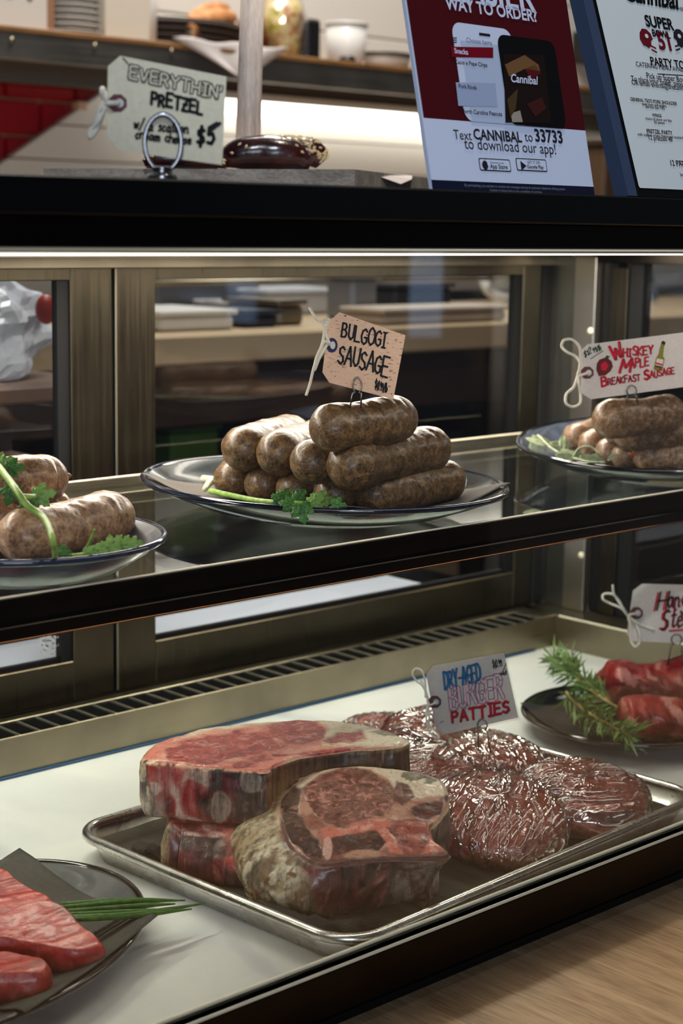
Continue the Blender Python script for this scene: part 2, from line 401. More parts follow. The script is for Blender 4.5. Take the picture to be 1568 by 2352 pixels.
# white plank backsplash with a raked left end
PLANK = pm('white_plank', (226, 220, 210), .4); zs = [.765, .70, .635, .570, .505, .44, .375]
for k in range(6):
    zt, zb = zs[k]-.0015, zs[k+1]+.0015
    xl = lambda z_: 1.90-(.74-z_)*1.62
    xt, xb = max(xl(zt), .9), max(xl(zb), .9)
    MB().prism([(xt, YW-.02, zt), (4.9, YW-.02, zt), (4.9, YW-.02, zb), (xb, YW-.02, zb)], (0, .018, 0)).build('plank', PLANK, wb)
for k in range(6):
    zb, zt = .80+k*.13, .80+(k+1)*.13
    bx('upper_plank', PLANK, wb, 1.0, 4.9, YW+.004, YW+.021, zb+.0015, zt-.0015, bv=.002)
bx('rake_trim', pm('tan_edge', (196, 160, 128), .5), wb, 1.88, 1.90, YW-.022, YW-.001, .73, .745, bv=.001)
# lamp strip under the shelf
wl = empty('strip_lamp', (3.0, YW-.06, .735), 'bright white strip lamp mounted under the rear kitchen shelf', 'lamp')
bx('housing', pm('white_metal', (220, 218, 214), .4), wl, 1.98, 3.25, YW-.075, YW-.0205, .7665, .7815)
bx('diffuser', LEDK, wl, 1.99, 3.24, YW-.07, YW-.022, .738, .7663)
# rear shelf
rs = empty('wall_shelf', (2.6, YW-.1, .80), 'long rear kitchen shelf with brown wood top and grey metal front', 'shelf')
bx('top_board', SHELFW, rs, .9, 4.8, YW-.30, YW-.001, .826, .836, bv=.002)
GREYM = m_steel('grey_shelf_metal', (150, 146, 140), .45, 0)
lip = bx('front_lip', GREYM, rs, .9, 4.8, YW-.298, YW-.28, .782, .8258, bv=.002)
bx('back_rail', pm('shelf_rail_grey', (96, 94, 92), .5), rs, .9, 4.8, YW-.06, YW-.0205, .768, .8258, bv=.001)
YS = YW-.24                              # front of the things on the shelf
ZS = .836
for px in (26, 217, 393, 835):
    p = P(px, 90+.07*px, 1, YW-.298); MB().tube([p, p+np.array([0, -.004, 0])], .0045, 10).build('screw', STEEL, lip, True)
def cyl(name, mat, c, prof, parent=None, seg=36): return MB().lathe(prof, c, seg).build(name, mat, parent, True)
WHITEP = pm('white_plastic', (226, 224, 220), .35); CREAM = pm('cream_card', (216, 206, 190), .6); DARKP = pm('dark_plastic', (22, 22, 24), .4)
def sx(px, y=YS): return P(px, 60, 1, y)[0]
# stacked paper cups: nested rims
x = sx(197); cs = empty('cup_stack', (x, YS+.05, ZS), 'stack of white paper cups standing on the rear shelf', 'cups')
for k in range(9):
    zb = ZS+.001+k*.011
    MB().lathe([(.030, 0), (.0505-.0004*k, .011 if k < 8 else .10), (.0525, .0095 if k < 8 else .10), (.0535, .0115 if k < 8 else .103), (.050, .012 if k < 8 else .104)], (x, YS+.05, zb), 40).build('cup', WHITEP, cs, True)
x = sx(42); pb = empty('paper_box', (x, YS+.04, ZS), 'white printed carton at the left end of the rear shelf', 'box')
bx('carton', pm('printed_white', (214, 208, 200), .5), pb, x-.075, x+.06, YS, YS+.09, ZS+.0005, ZS+.16, bv=.004)
bx('brown_side', pm('kraft', (150, 110, 86), .6), pb, x+.0605, x+.088, YS+.02, YS+.09, ZS+.0005, ZS+.14, bv=.003)
for k in range(7): bx('print', pm('pencil_print', (70, 64, 62), .7), pb, x-.06+k*.013, x-.05+k*.013, YS-.0006, YS, ZS+.05+.004*(k % 3), ZS+.058+.005*((k*2) % 3), bv=0)
x = sx(295); b = empty('card_box', (x, YS+.05, ZS), 'open cream cardboard carton beside the paper cup stack', 'box')
m = MB(); m.prism([(x-.05, YS, ZS+.0005), (x+.045, YS, ZS+.0005), (x+.05, YS, ZS+.09), (x-.05, YS, ZS+.16)], (0, .09, 0)); m.build('carton', CREAM, b)
bx('dark_slot', DARKP, b, x-.045, x+.0, YS-.0015, YS+.001, ZS+.085, ZS+.13, bv=0)
x = sx(352); b = empty('squeeze_bottle', (x, YS+.03, ZS), 'slim white plastic bottle standing beside the bread basket', 'bottle')
cyl('body', WHITEP, (x, YS+.03, ZS+.0005), [(.018, 0), (.024, .004), (.025, .09), (.018, .11), (.009, .118)], b); cyl('nozzle', WHITEP, (x, YS+.03, ZS+.1185), [(.007, 0), (.003, .05)], b)
# bread basket, loaves, cloth
x = sx(480); bk = empty('bread_basket', (x, YS+.06, ZS), 'dark wicker bread basket on the rear shelf', 'basket')
MB().lathe([(.085, 0), (.10, .004), (.12, .05), (.123, .055), (.115, .052), (.096, .008)], (x+.005, YS+.10, ZS+.0005), 40, (1.05, .8)).build('bowl', pm('dark_wicker', (36, 26, 22), .7), bk, True)
for k in range(4): MB().lathe([(.117+.0025*k, .012*k), (.1195+.0025*k, .012*k+.004), (.117+.0025*k, .012*k+.008)], (x+.005, YS+.10, ZS+.008), 40, (1.05, .8)).build('cane', pm('cane', (48, 34, 26), .7), bk, True)
def m_bread(name, a, b_, c):
    m = pm(name, b_, .65); v = texco(m); n = noise(m, v, 30, 5); setc(m, ramp(m, n, [(.3, a), (.5, b_), (.7, c)])); bump(m, n, .4, .003); return m
BREAD = m_bread('golden_crust', (136, 84, 44), (182, 122, 72), (214, 164, 112)); DBREAD = m_bread('brown_crust', (70, 34, 14), (112, 60, 26), (140, 82, 40)); CRUMB = pm('pale_crumb', (226, 200, 160), .8)
def loaf(name, A, B_, r, mat, label, flat=.85, cut=False):
    A, B_ = np.array(A), np.array(B_); n = 22; t = np.linspace(0, 1, n)
    pr = r*np.clip(np.sin(np.pi*np.clip(t*.94+.03, 0, 1)), 0, 1)**.35
    if cut: pr[:9] = r
    o = MB().tube(A+(B_-A)*t[:, None]+np.c_[0*t, 0*t, .006*np.sin(np.pi*t)], pr, 20)
    root = empty(name, (A+B_)/2-np.array([0, 0, r]), label, 'bread', 'bread on the rear shelf')
    V = np.array(o.V); V += .0018*fbm(V*60, 3)[:, None]
    mk('crust', V, o.F, mat, root, True)
    if cut: MB().tube([A-(nrm(B_-A))*.0008, A+(nrm(B_-A))*.0015], r*.95, 20).build('cut_face', CRUMB, root)
    return root
loaf('baguette', P(425, 72, 1, YS+.02), P(535, 40, 1, YS+.09), .021, BREAD, 'pale golden baguette with cut end on top of the basket', cut=True)
loaf('baguette', P(430, 60, 1, YS+.07), P(520, 22, 1, YS+.13), .020, BREAD, 'golden baguette lying behind the cut baguette')
loaf('round_loaf', P(520, 85, 1, YS+.06), P(645, 92, 1, YS+.07), .027, DBREAD, 'dark brown loaf behind the wooden dowel')
c0, c1, c2 = P(395, 85, 1, YS-.058), P(662, 112, 1, YS-.062), P(560, 185, 1, YS-.064)
n = 15; V = []; Fc = []
for i in range(n):
    for j in range(n):
        s, t = i/(n-1), j/(n-1); q = c0*(1-s)+c1*s; e = c2*(.25+.75*1) if 0 else c2
        V.append(q*(1-t)+e*t*(1)+np.array([0, -.004*math.sin(9*s+3*t), .003*math.sin(14*s)*(1-t)]))
for i in range(n-1):
    for j in range(n-1): Fc.append((i*n+j, (i+1)*n+j, (i+1)*n+j+1, i*n+j+1))
o = mk('linen_cloth', V, Fc, pm('white_linen', (206, 198, 196), .8), None, True); md = o.modifiers.new('thickness', 'SOLIDIFY'); md.thickness = .002
tag(o, 'white linen corner hanging over the shelf edge below the bread', 'cloth')
# knobbly food bag
x = sx(680); V = []; Fc = []; nu, nv = 28, 18
root = empty('food_bag', (x, YS+.04, ZS), 'clear plastic bag of chopped salad on the rear shelf', 'bag')
def blob(c, r, seed, amp=.2, nu=32, nv=18, fr=18):
    V = []
    for j in range(nv+1):
        for i in range(nu):
            a, b_ = 2*math.pi*i/nu, math.pi*j/nv; V.append((math.sin(b_)*math.cos(a), math.sin(b_)*math.sin(a), -math.cos(b_)))
    V = np.array(V); k = 1+amp*fbm(V*np.array(r)*fr+seed, 3); V = V*np.array(r)*k[:, None]+np.array(c)
    return V, [(j*nu+i, j*nu+(i+1) % nu, (j+1)*nu+(i+1) % nu, (j+1)*nu+i) for j in range(nv) for i in range(nu)]
SAL = pm('salad_mix', (190, 160, 100), .35); v = texco(SAL); n1 = noise(SAL, v, 45, 3); setc(SAL, ramp(SAL, n1, [(.3, (96, 40, 28)), (.42, (200, 150, 100)), (.52, (220, 206, 160)), (.62, (190, 170, 60)), (.7, (120, 130, 70))]))
V, Fc = blob((x, YS+.04, ZS+.062), (.045, .04, .062), 3, .25, fr=30); V[:, 2] = np.maximum(V[:, 2], ZS+.0006); mk('salad', V, Fc, SAL, root, True)
V, Fc = blob((x, YS+.04, ZS+.066), (.051, .046, .068), 8, .2, fr=45); V[:, 2] = np.maximum(V[:, 2], ZS+.0003); mk('wrap', V, Fc, m_glass('bag_film', (.96, .96, .96), .9, .12, 1.7), root, False)
x = sx(738); b = bx('speaker_box', DARKP, None, x-.012, x+.030, YS+.03, YS+.10, ZS+.0003, ZS+.085, bv=.006); tag(b, 'small black upright box beside the bag of salad', 'box')
x = sx(835); b = empty('plastic_tub', (x, YS+.05, ZS), 'tall white plastic tub standing right of the black box', 'tub')
cyl('body', WHITEP, (x, YS+.05, ZS+.0004), [(.034, 0), (.036, .002), (.042, .080), (.039, .081)], b); cyl('rim', WHITEP, (x, YS+.05, ZS+.0815), [(.041, 0), (.0445, .001), (.0445, .005), (.040, .006)], b)
x = sx(925); b = empty('steel_pan', (x, YS+.06, ZS), 'low steel pan with dark rim partly behind the poster', 'pan')
cyl('bowl', pm('pale_pan', (190, 176, 164), .5), (x, YS+.06, ZS+.0004), [(.05, 0), (.055, .002), (.06, .030), (.056, .031)], b); cyl('rim', DARKP, (x, YS+.06, ZS+.0315), [(.058, 0), (.064, .001), (.064, .004), (.057, .005)], b)
x = sx(795); b = bx('steel_clip', DARKP, None, x-.028, x-.001, YS-.035, YS-.005, ZS+.0003, ZS+.014, bv=.005); tag(b, 'small dark clip lying at the foot of the white tub', 'clip')
x = sx(1340, 2.2)
b = empty('wall_box', (P(1340, 100, 1, YW)[0], YW, .9), 'black control box on the wall between poster and menu', 'box')
p = P(1342, 110, 1, YW-.0)
bx('body', DARKP, b, p[0]-.05, p[0]+.09, YW-.06, YW+.003, p[2]-.04, p[2]+.035, bv=.004); bx('cover', pm('graphite', (40, 40, 44), .4), b, p[0]-.045, p[0]+.085, YW-.063, YW-.0601, p[2]-.034, p[2]+.03, bv=.002)
p = P(1390, 450, 1, 1.85)
b = empty('wooden_post', (p[0]+.06, 1.88, -.95), 'brown wooden post standing behind the framed menu', 'post')
bx('shaft', m_wood('brown_post', (70, 50, 32), (92, 68, 44), (112, 84, 56), 3, .5, 2), b, p[0]-.005, p[0]+.12, 1.85, 1.91, -.95, P(1390, 335, 1, 1.85)[2], bv=.004); bx('cap', pm('post_cap', (60, 44, 30), .5), b, p[0]-.012, p[0]+.127, 1.843, 1.917, P(1390, 335, 1, 1.85)[2]+.0002, P(1390, 332, 1, 1.85)[2]+.012, bv=.004)

# work table seen through the case doors
YT = 1.98; ZT = .36
wt = empty('work_table', (2.0, 2.25, -.95), 'kitchen work table with pale board top behind the case doors', 'table')
bx('top', pm('maple_top', (196, 172, 138), .4), wt, .6, 3.6, YT, 2.6, ZT-.045, ZT, bv=.004)
bx('under_shelf', pm('dark_steel_shelf', (52, 44, 40), .4, .6), wt, .6, 3.6, YT+.03, 2.6, ZT-.36, ZT-.34, bv=.003)
for x in (.8, 2.05, 3.4): bx('leg', pm('dark_leg', (34, 32, 32), .5, .5), wt, x-.02, x+.02, YT+.05, YT+.09, -.95, ZT-.045, bv=.003)
bx('apron', pm('dark_wood', (46, 30, 24), .5), wt, .6, 3.6, YT+.02, YT+.04, ZT-.14, ZT-.045, bv=.003)
bx('back_panel', pm('dark_wood', (46, 30, 24), .5), wt, .6, 3.6, 2.50, 2.52, -.9, ZT-.046, bv=0)
def K(px, py, y): return P(px, py, 1, y)
def kbox(name, mat, px0, px1, py0, py1, y, d, label, cat, bv=.006, z0=None):
    a, b_ = K(px0, py1, y), K(px1, py0, y); zz = a[2] if z0 is None else z0
    root = empty(name, ((a[0]+b_[0])/2, y+d/2, zz), label, cat)
    bx('body', mat, root, a[0], b_[0], y, y+d, zz+.0004, max(b_[2], zz+.02), bv=bv)
    bx('lid', mat, root, a[0]-.004, b_[0]+.004, y-.004, y+d+.004, max(b_[2], zz+.02)+.0003, max(b_[2], zz+.02)+.008, bv=.002); return root
kbox('white_tub', WHITEP, 368, 540, 722, 770, YT+.06, .16, 'low white lidded tub seen through the case door', 'tub', z0=ZT)
kbox('steel_container', STEEL, 640, 700, 700, 765, YT+.10, .14, 'steel container on the work table left of the sausage tag', 'container', z0=ZT)
kbox('dark_tray', pm('navy_tray', (30, 34, 48), .35), 560, 640, 745, 768, YT+.08, .18, 'dark blue tray on the work table behind the glass', 'tray', z0=ZT)
kbox('knife_block', pm('steel_block', (150, 152, 158), .35, .6), 808, 870, 640, 760, YT+.16, .07, 'tall pale steel canister standing behind the sausage tag', 'canister', z0=ZT)
kbox('scale', pm('black_scale', (26, 28, 34), .3), 905, 1040, 660, 765, YT+.2, .08, 'black kitchen scale behind the case on the work table', 'scale', z0=ZT)
kbox('towel_pile', pm('pale_towel', (206, 210, 216), .8), 545, 612, 728, 768, YT+.30, .12, 'folded pale towel on the work table left of the canister', 'towel', z0=ZT)
kbox('flour_bin', pm('bin_white', (214, 218, 226), .4), 612, 800, 672, 740, YT+.34, .14, 'wide white bin at the back of the work table', 'bin', z0=ZT)
kbox('oven_box', pm('oven_steel', (120, 124, 132), .35, .7), 360, 600, 632, 735, YT+.42, .12, 'long steel box at the back left of the work table', 'box', z0=ZT)
kbox('meat_tray', pm('tray_paper', (190, 176, 160), .5), 880, 1165, 735, 764, YT+.02, .10, 'shallow tan tray at the front edge of the work table', 'tray', z0=ZT)
r = empty('steel_rack', (2.2, 2.2, ZT), 'low steel rail rack standing across the work table', 'rack')
for zz, yy in ((.435, 2.3), (.455, 2.34), (.42, 2.36)): MB().tube([(1.65, yy, zz), (3.0, yy, zz)], .006, 10).build('rail', STEEL, r, True)
for x in (1.7, 2.3, 2.95): MB().tube([(x, 2.33, ZT+.0005), (x, 2.33, .455)], .006, 10).build('post', STEEL, r, True)
h = [K(1108, 610, 2.4), K(1115, 655, 2.38), K(1140, 680, 2.36), K(1185, 688, 2.36), K(1260, 690, 2.36)]
tag(MB().tube(catmull(h, 30, False), .011, 12).build('white_hose', WHITEP, None, True), 'white bent hose behind the right case door', 'hose')
p = K(1490, 690, 2.3); tag(MB().lathe([(.006, 0), (.018, .03), (.02, .06), (.010, .10), (.004, .12)], (p[0], 2.3, p[2]-.05), 20).build('steel_ladle', pm('bright_ladle', (220, 226, 236), .2, 1.0), None, True), 'shiny ladle hanging beyond the end glass of the case', 'ladle')
# lower white ledge behind the doors
ld = bx('cutting_board', pm('pale_board', (206, 210, 218), .35), None, .4, 1.52, 1.425, 1.52, .060, .078, bv=.003); tag(ld, 'long pale plastic board lying on the ledge behind the doors', 'board')
kbox('green_carton', pm('green_print', (58, 96, 28), .5), 395, 505, 985, 1045, 2.05, .12, 'green and white carton low on the table shelf', 'carton', z0=.02)
kbox('grey_carton', pm('grey_print', (150, 158, 160), .5), 455, 520, 970, 998, 2.02, .02, 'small white label card in front of the green carton', 'card') if 0 else None
# plastic bag of goods seen through the left door
p = K(50, 745, 1.62)
root = empty('produce_bag', (p[0], 1.66, .30), 'crumpled white plastic bag seen through the left door', 'bag')
V, Fc = blob((p[0]-.05, 1.70, .395), (.13, .07, .085), 5, .3, 64, 36, 26); V[:, 2] = np.maximum(V[:, 2], .345); mk('bag', V, Fc, pm('milky_film', (206, 210, 220), .25), root, False)
V, Fc = blob((p[0]+.035, 1.625, .425), (.012, .010, .016), 9, .2); mk('red_mark', V, Fc, pm('red_label', (170, 60, 50), .4), root, True)
st = empty('side_stand', (p[0]-.05, 1.7, -.0246), 'dark wooden stand under the plastic bag behind the left door', 'stand')
bx('top', pm('brown_plank', (96, 70, 54), .5), st, .5, p[0]+.10, 1.58, 1.82, .325, .344, bv=.003)
bx('shelf', pm('brown_plank', (96, 70, 54), .5), st, .5, p[0]+.10, 1.58, 1.82, .225, .24, bv=.003)
bx('panel', pm('dark_wood', (46, 30, 24), .5), st, .5, p[0]+.10, 1.80, 1.82, -.0, .3245, bv=.002)

# ================================================================== plates, papers, pan
def m_ceramic(name, col, rough=.12, fleck=None):
    m = pm(name, col, rough, 0, .6, Coat_Weight=.5)
    v = texco(m); n = noise(m, v, 60, 4); setc(m, ramp(m, n, [(.3, tuple(c*.75 for c in col)), (.7, fleck or tuple(min(255, c*1.15) for c in col))])); return m
def plate(name, label, c, a, b, rot, zb, zr, col, rimcol, rough=.12, foot=.55, warp=(0, 0)):
    h = zr-zb; root = empty(name, (c[0], c[1], zb), label, 'plate')
    ceram = m_ceramic(name+'_'+label.split()[0]+'_glaze', col, rough); rimm = m_ceramic(name+'_'+label.split()[0]+'_rim', rimcol, .10)
    prof = [(foot-.06, .0), (foot, 0.0), (foot+.02, .10), (.70, .22), (.88, .62), (.965, .90), (.985, 1.0), (.955, .985), (.86, .76), (.70, .42), (.52, .34), (.02, .32)]
    m_ = MB().lathe([(r*a, z*h) for r, z in prof], (c[0], c[1], zb), 96, (1, b/a), rot); V = np.array(m_.V); V[:, 2] += (warp[0]*(V[:, 0]-c[0])+warp[1]*(V[:, 1]-c[1]))*np.clip((V[:, 2]-zb)/h, 0, 1); mk('dish', V, m_.F, ceram, root, True)
    t = np.linspace(0, 2*math.pi, 96, endpoint=False); x, y = a*.985*np.cos(t), b*.985*np.sin(t)
    pts = np.c_[c[0]+x*math.cos(rot)-y*math.sin(rot), c[1]+x*math.sin(rot)+y*math.cos(rot), np.full(96, zr-.0012)]; pts[:, 2] += warp[0]*(pts[:, 0]-c[0])+warp[1]*(pts[:, 1]-c[1])
    MB().tube(pts, .0026, 10, True).build('rim', rimm, root, True)
    return root
ZG = .2722                                # top of the glass shelf
plate('platter', 'large oval dark glass platter in the middle of the shelf', (1.013, 1.097), .1755, .150, 1.64, ZG, .300, (46, 50, 52), (12, 18, 36))
plate('dinner_plate', 'round blue grey plate at the left end of the shelf', (.655, 1.0255), .103, .103, 0, ZG, .302, (72, 76, 90), (30, 44, 72), .3, .5)
plate('serving_plate', 'round smoky blue plate at the right end of the shelf', (1.458, 1.040), .163, .163, 0, ZG, .3080, (62, 70, 84), (10, 12, 20), warp=(.062, .014))
plate('black_plate', 'glossy black plate with rosemary and dark steaks', (1.4055, 1.0392), .1145, .113, 0, .0004, .0235, (26, 27, 28), (10, 11, 14))
plate('steak_plate', 'oval matte black plate of flat red steaks in the lower left', (.564, 1.002), .178, .124, .274, .0004, .0225, (66, 70, 70), (26, 24, 26), .3)

def m_paper(name, col, rough=.8):
    m = pm(name, col, rough, 0, .3); v = texco(m); n = noise(m, v, 400, 3); n2 = noise(m, v, 20, 3)
    setc(m, mixc(m, .5, ramp(m, n, [(.3, tuple(c*.8 for c in col)), (.7, tuple(c*1.12 for c in col))]), ramp(m, n2, [(.3, tuple(c*.85 for c in col)), (.7, col)]))); bump(m, n, .15, .0004); return m
GPAPER = m_paper('grey_paper', (84, 79, 74)); DPAPER = m_paper('charcoal_paper', (72, 70, 66)); TPAPER = m_paper('olive_black_paper', (58, 56, 50)); BPAPER = m_paper('soot_paper', (44, 43, 42))
def sheet(name, label, corners, zf, mat, n=30, thick=.0006, parent=None):
    """4 corners (x,y); zf(X,Y,s,t)->z arrays"""
    c = [np.array(q, float) for q in corners]; s, t = np.meshgrid(np.linspace(0, 1, n), np.linspace(0, 1, n), indexing='ij'); s, t = s.ravel(), t.ravel()
    XY = (c[0][None]*((1-s)*(1-t))[:, None]+c[1][None]*(s*(1-t))[:, None]+c[2][None]*(s*t)[:, None]+c[3][None]*((1-s)*t)[:, None])
    Z = zf(XY[:, 0], XY[:, 1], s, t); V = np.c_[XY, Z]
    Fc = [(i*n+j, (i+1)*n+j, (i+1)*n+j+1, i*n+j+1) for i in range(n-1) for j in range(n-1)]
    o = mk(name, V, Fc, mat, parent, True); md = o.modifiers.new('thickness', 'SOLIDIFY'); md.thickness = thick; md.offset = 1
    if label: tag(o, label, 'paper')
    return o
def dishz(c, a, b, rot, zb, zr, lift=.0015):
    h = zr-zb
    def f_(X, Y, s, t):
        dx, dy = X-c[0], Y-c[1]; u = (dx*math.cos(rot)+dy*math.sin(rot))/a; v = (-dx*math.sin(rot)+dy*math.cos(rot))/b; r = np.hypot(u, v)
        k = np.interp(r, [0, .52, .70, .86, .955, 1.0, 1.5], [.34, .36, .44, .78, 1.02, 1.08, 1.55])
        return zb+h*k+lift+.0006*fbm(np.c_[X*40, Y*40, 0*X], 3)
    return f_
def pxs(z, *pts): return [P(x, y, 2, z)[:2] for x, y in pts]
sheet('butcher_paper', 'grey paper sheet lining the large platter under the sausages', pxs(.3085, (322, 1074), (690, 1030), (1172, 1096), (800, 1150)), dishz((1.013, 1.097), .1755, .150, 1.64, ZG, .300), GPAPER)
sheet('butcher_paper', 'dark paper sheet under the hanger steaks and rosemary', [(1.300, 1.02), (1.335, 1.13), (1.50, 1.115), (1.48, .958)], dishz((1.4055, 1.0392), .1145, .113, 0, .0004, .0235), BPAPER)
sheet('butcher_paper', 'dark grey paper with pointed corners under the flat red steaks', pxs(.026, (362, 2108), (45, 1952), (-260, 2100), (60, 2330)), dishz((.564, 1.002), .178, .124, .274, .0004, .0225), DPAPER)

# sheet pan
PANC, PANA, PW, PD = np.array([1.003, .9815]), math.radians(3.0), .470, .326
ALU = pm('aluminium', (214, 212, 206), .28, 1.0); v = texco(ALU); n = noise(ALU, v, 40, 5); setc(ALU, ramp(ALU, n, [(.3, (176, 172, 166)), (.55, (222, 220, 214))])); setc(ALU, ramp(ALU, n, [(.3, .36), (.7, .2)]), 'Roughness')
def rrect(w, d, r, n=10):
    out = []
    for cx, cy, a0 in ((1, 1, 0), (-1, 1, 90), (-1, -1, 180), (1, -1, 270)):
        for k in range(n+1):
            a = math.radians(a0+90*k/n); out.append((cx*(w/2-r)+r*math.cos(a), cy*(d/2-r)+r*math.sin(a)))
    return np.array(out)
def pan_xy(Q): c, s = math.cos(PANA), math.sin(PANA); return np.c_[PANC[0]+Q[:, 0]*c-Q[:, 1]*s, PANC[1]+Q[:, 0]*s+Q[:, 1]*c]
pan = empty('sheet_pan', (PANC[0], PANC[1], .0004), 'aluminium sheet pan holding rib steaks and wrapped patties', 'pan')
V = []; n = 44
for w_, d_, r_, z_ in ((PW-.036, PD-.036, .022, .0006), (PW-.030, PD-.030, .026, .0012), (PW-.010, PD-.010, .030, .0225), (PW-.012, PD-.012, .030, .0235), (PW-.032, PD-.032, .026, .0030), (PW-.040, PD-.040, .022, .0018)):
    V += [(x, y, z_) for x, y in pan_xy(rrect(w_, d_, r_))]
Fc = [(i*n+k, i*n+(k+1) % n, (i+1)*n+(k+1) % n, (i+1)*n+k) for i in range(5) for k in range(n)]+[tuple(range(n))[::-1], tuple(5*n+k for k in range(n))]
mk('tray', V, Fc, ALU, pan, True)
MB().tube(np.c_[pan_xy(rrect(PW-.007, PD-.007, .033)), np.full(n, .0228)], .0042, 12, True).build('rolled_rim', ALU, pan, True)
for k in range(9):
    q = np.array([[-PW/2+.0055-.0006*k*0, PD/2-.075-.0075*k]])
def panz(X, Y, s, t):
    dx, dy = X-PANC[0], Y-PANC[1]; c, s_ = math.cos(PANA), math.sin(PANA); u, v_ = abs(dx*c+dy*s_), abs(-dx*s_+dy*c)
    e = np.minimum(PW/2-.020-u, PD/2-.020-v_); up = np.clip(-e, 0, .05)
    return .0028+up*1.6+.0012*fbm(np.c_[X*55, Y*55, 0*X], 3)+.004*sm(.5, .9, fbm(np.c_[X*30, Y*30, 0*X+4], 2))*(e < .03)
hw, hd = PW/2-.012, PD/2-.013
cs = pan_xy(np.array([(-hw, -hd+.012), (hw-.004, -hd), (hw, hd), (-hw+.002, hd)]))
sheet('butcher_paper', 'dark olive paper lining the aluminium pan under the meat', cs, panz, TPAPER, 60)
# crumpled paper fold at the pan front and at the left of the lower steak
def crumple(label, pts, r, seed):
    A = catmull([P(x, y, 2, z) for x, y, z in pts], 40, False); m_ = MB().tube(A, r, 14)
    V = np.array(m_.V); V += .004*fbm(V*90+seed, 3)[:, None]*np.array([1, 1, .8]); V[:, 2] = np.maximum(V[:, 2], .0036)
    tag(mk('paper_fold', V, m_.F, BPAPER, None, False), label, 'paper')
crumple('black crumpled paper fold at the near corner of the pan', [(600, 2080, .010), (690, 2120, .009), (760, 2132, .009), (810, 2128, .008), (860, 2120, .006)], .006, 2)
crumple('black crumpled paper scrap left of the lower rib steak', [(318, 1950, .008), (345, 1955, .012), (372, 1962, .010), (390, 1975, .006)], .007, 6)

# ================================================================== meat
def m_vcol(name, rough=.35, marb=None, bsc=160, bst=.35, bd=.0012, coat=.3):
    """colour from the painted regions of the piece, broken up by fine grain"""
    m = pm(name, (160, 60, 60), rough, 0, .5, Coat_Weight=coat, Coat_Roughness=.18)
    a = attr(m, 'tint'); v = texco(m)
    n = noise(m, v, 330, 4, .6); n2 = noise(m, v, 120, 5, .65, .8); sv = texco(m, (210, 210, 20)); n4 = noise(m, sv, 1.0, 4, .6, .6)
    c = mixc(m, 1.0, a.outputs['Color'], ramp(m, n, [(.34, .66), (.47, 1.0), (.72, 1.0)]), 'MULTIPLY')
    N, L, B = nodes(m)
    def mul(u, w_):
        x = N.new('ShaderNodeMath'); x.operation = 'MULTIPLY'; L.new(u, x.inputs[0]); L.new(w_, x.inputs[1]); return x.outputs[0]
    sd = attr(m, 'side')
    c = mixc(m, mul(sd.outputs['Fac'], ramp(m, n4, [(.36, .8), (.50, 0.0)])), c, lin((26, 10, 11)))
    c = mixc(m, mul(sd.outputs['Fac'], ramp(m, n4, [(.60, 0.0), (.70, .55)])), c, lin((206, 160, 146)))
    if marb:
        g = attr(m, 'lean')
        c = mixc(m, mul(g.outputs['Fac'], ramp(m, n2, [(.52, 0.0), (.63, .8)])), c, lin(marb))
        c = mixc(m, mul(g.outputs['Fac'], ramp(m, n2, [(.36, .6), (.45, 0.0)])), c, lin((70, 22, 22)))
    setc(m, c); B = bump(m, n2, bst, bd); B = bump(m, n4, .35, .0012, B); bump(m, n, .35, .0006, B); 
    m.node_tree.nodes['Principled BSDF'].inputs['Subsurface Weight'].default_value = .0
    return m
RIBM = m_vcol('rib_steak_meat', .38, (216, 150, 138))
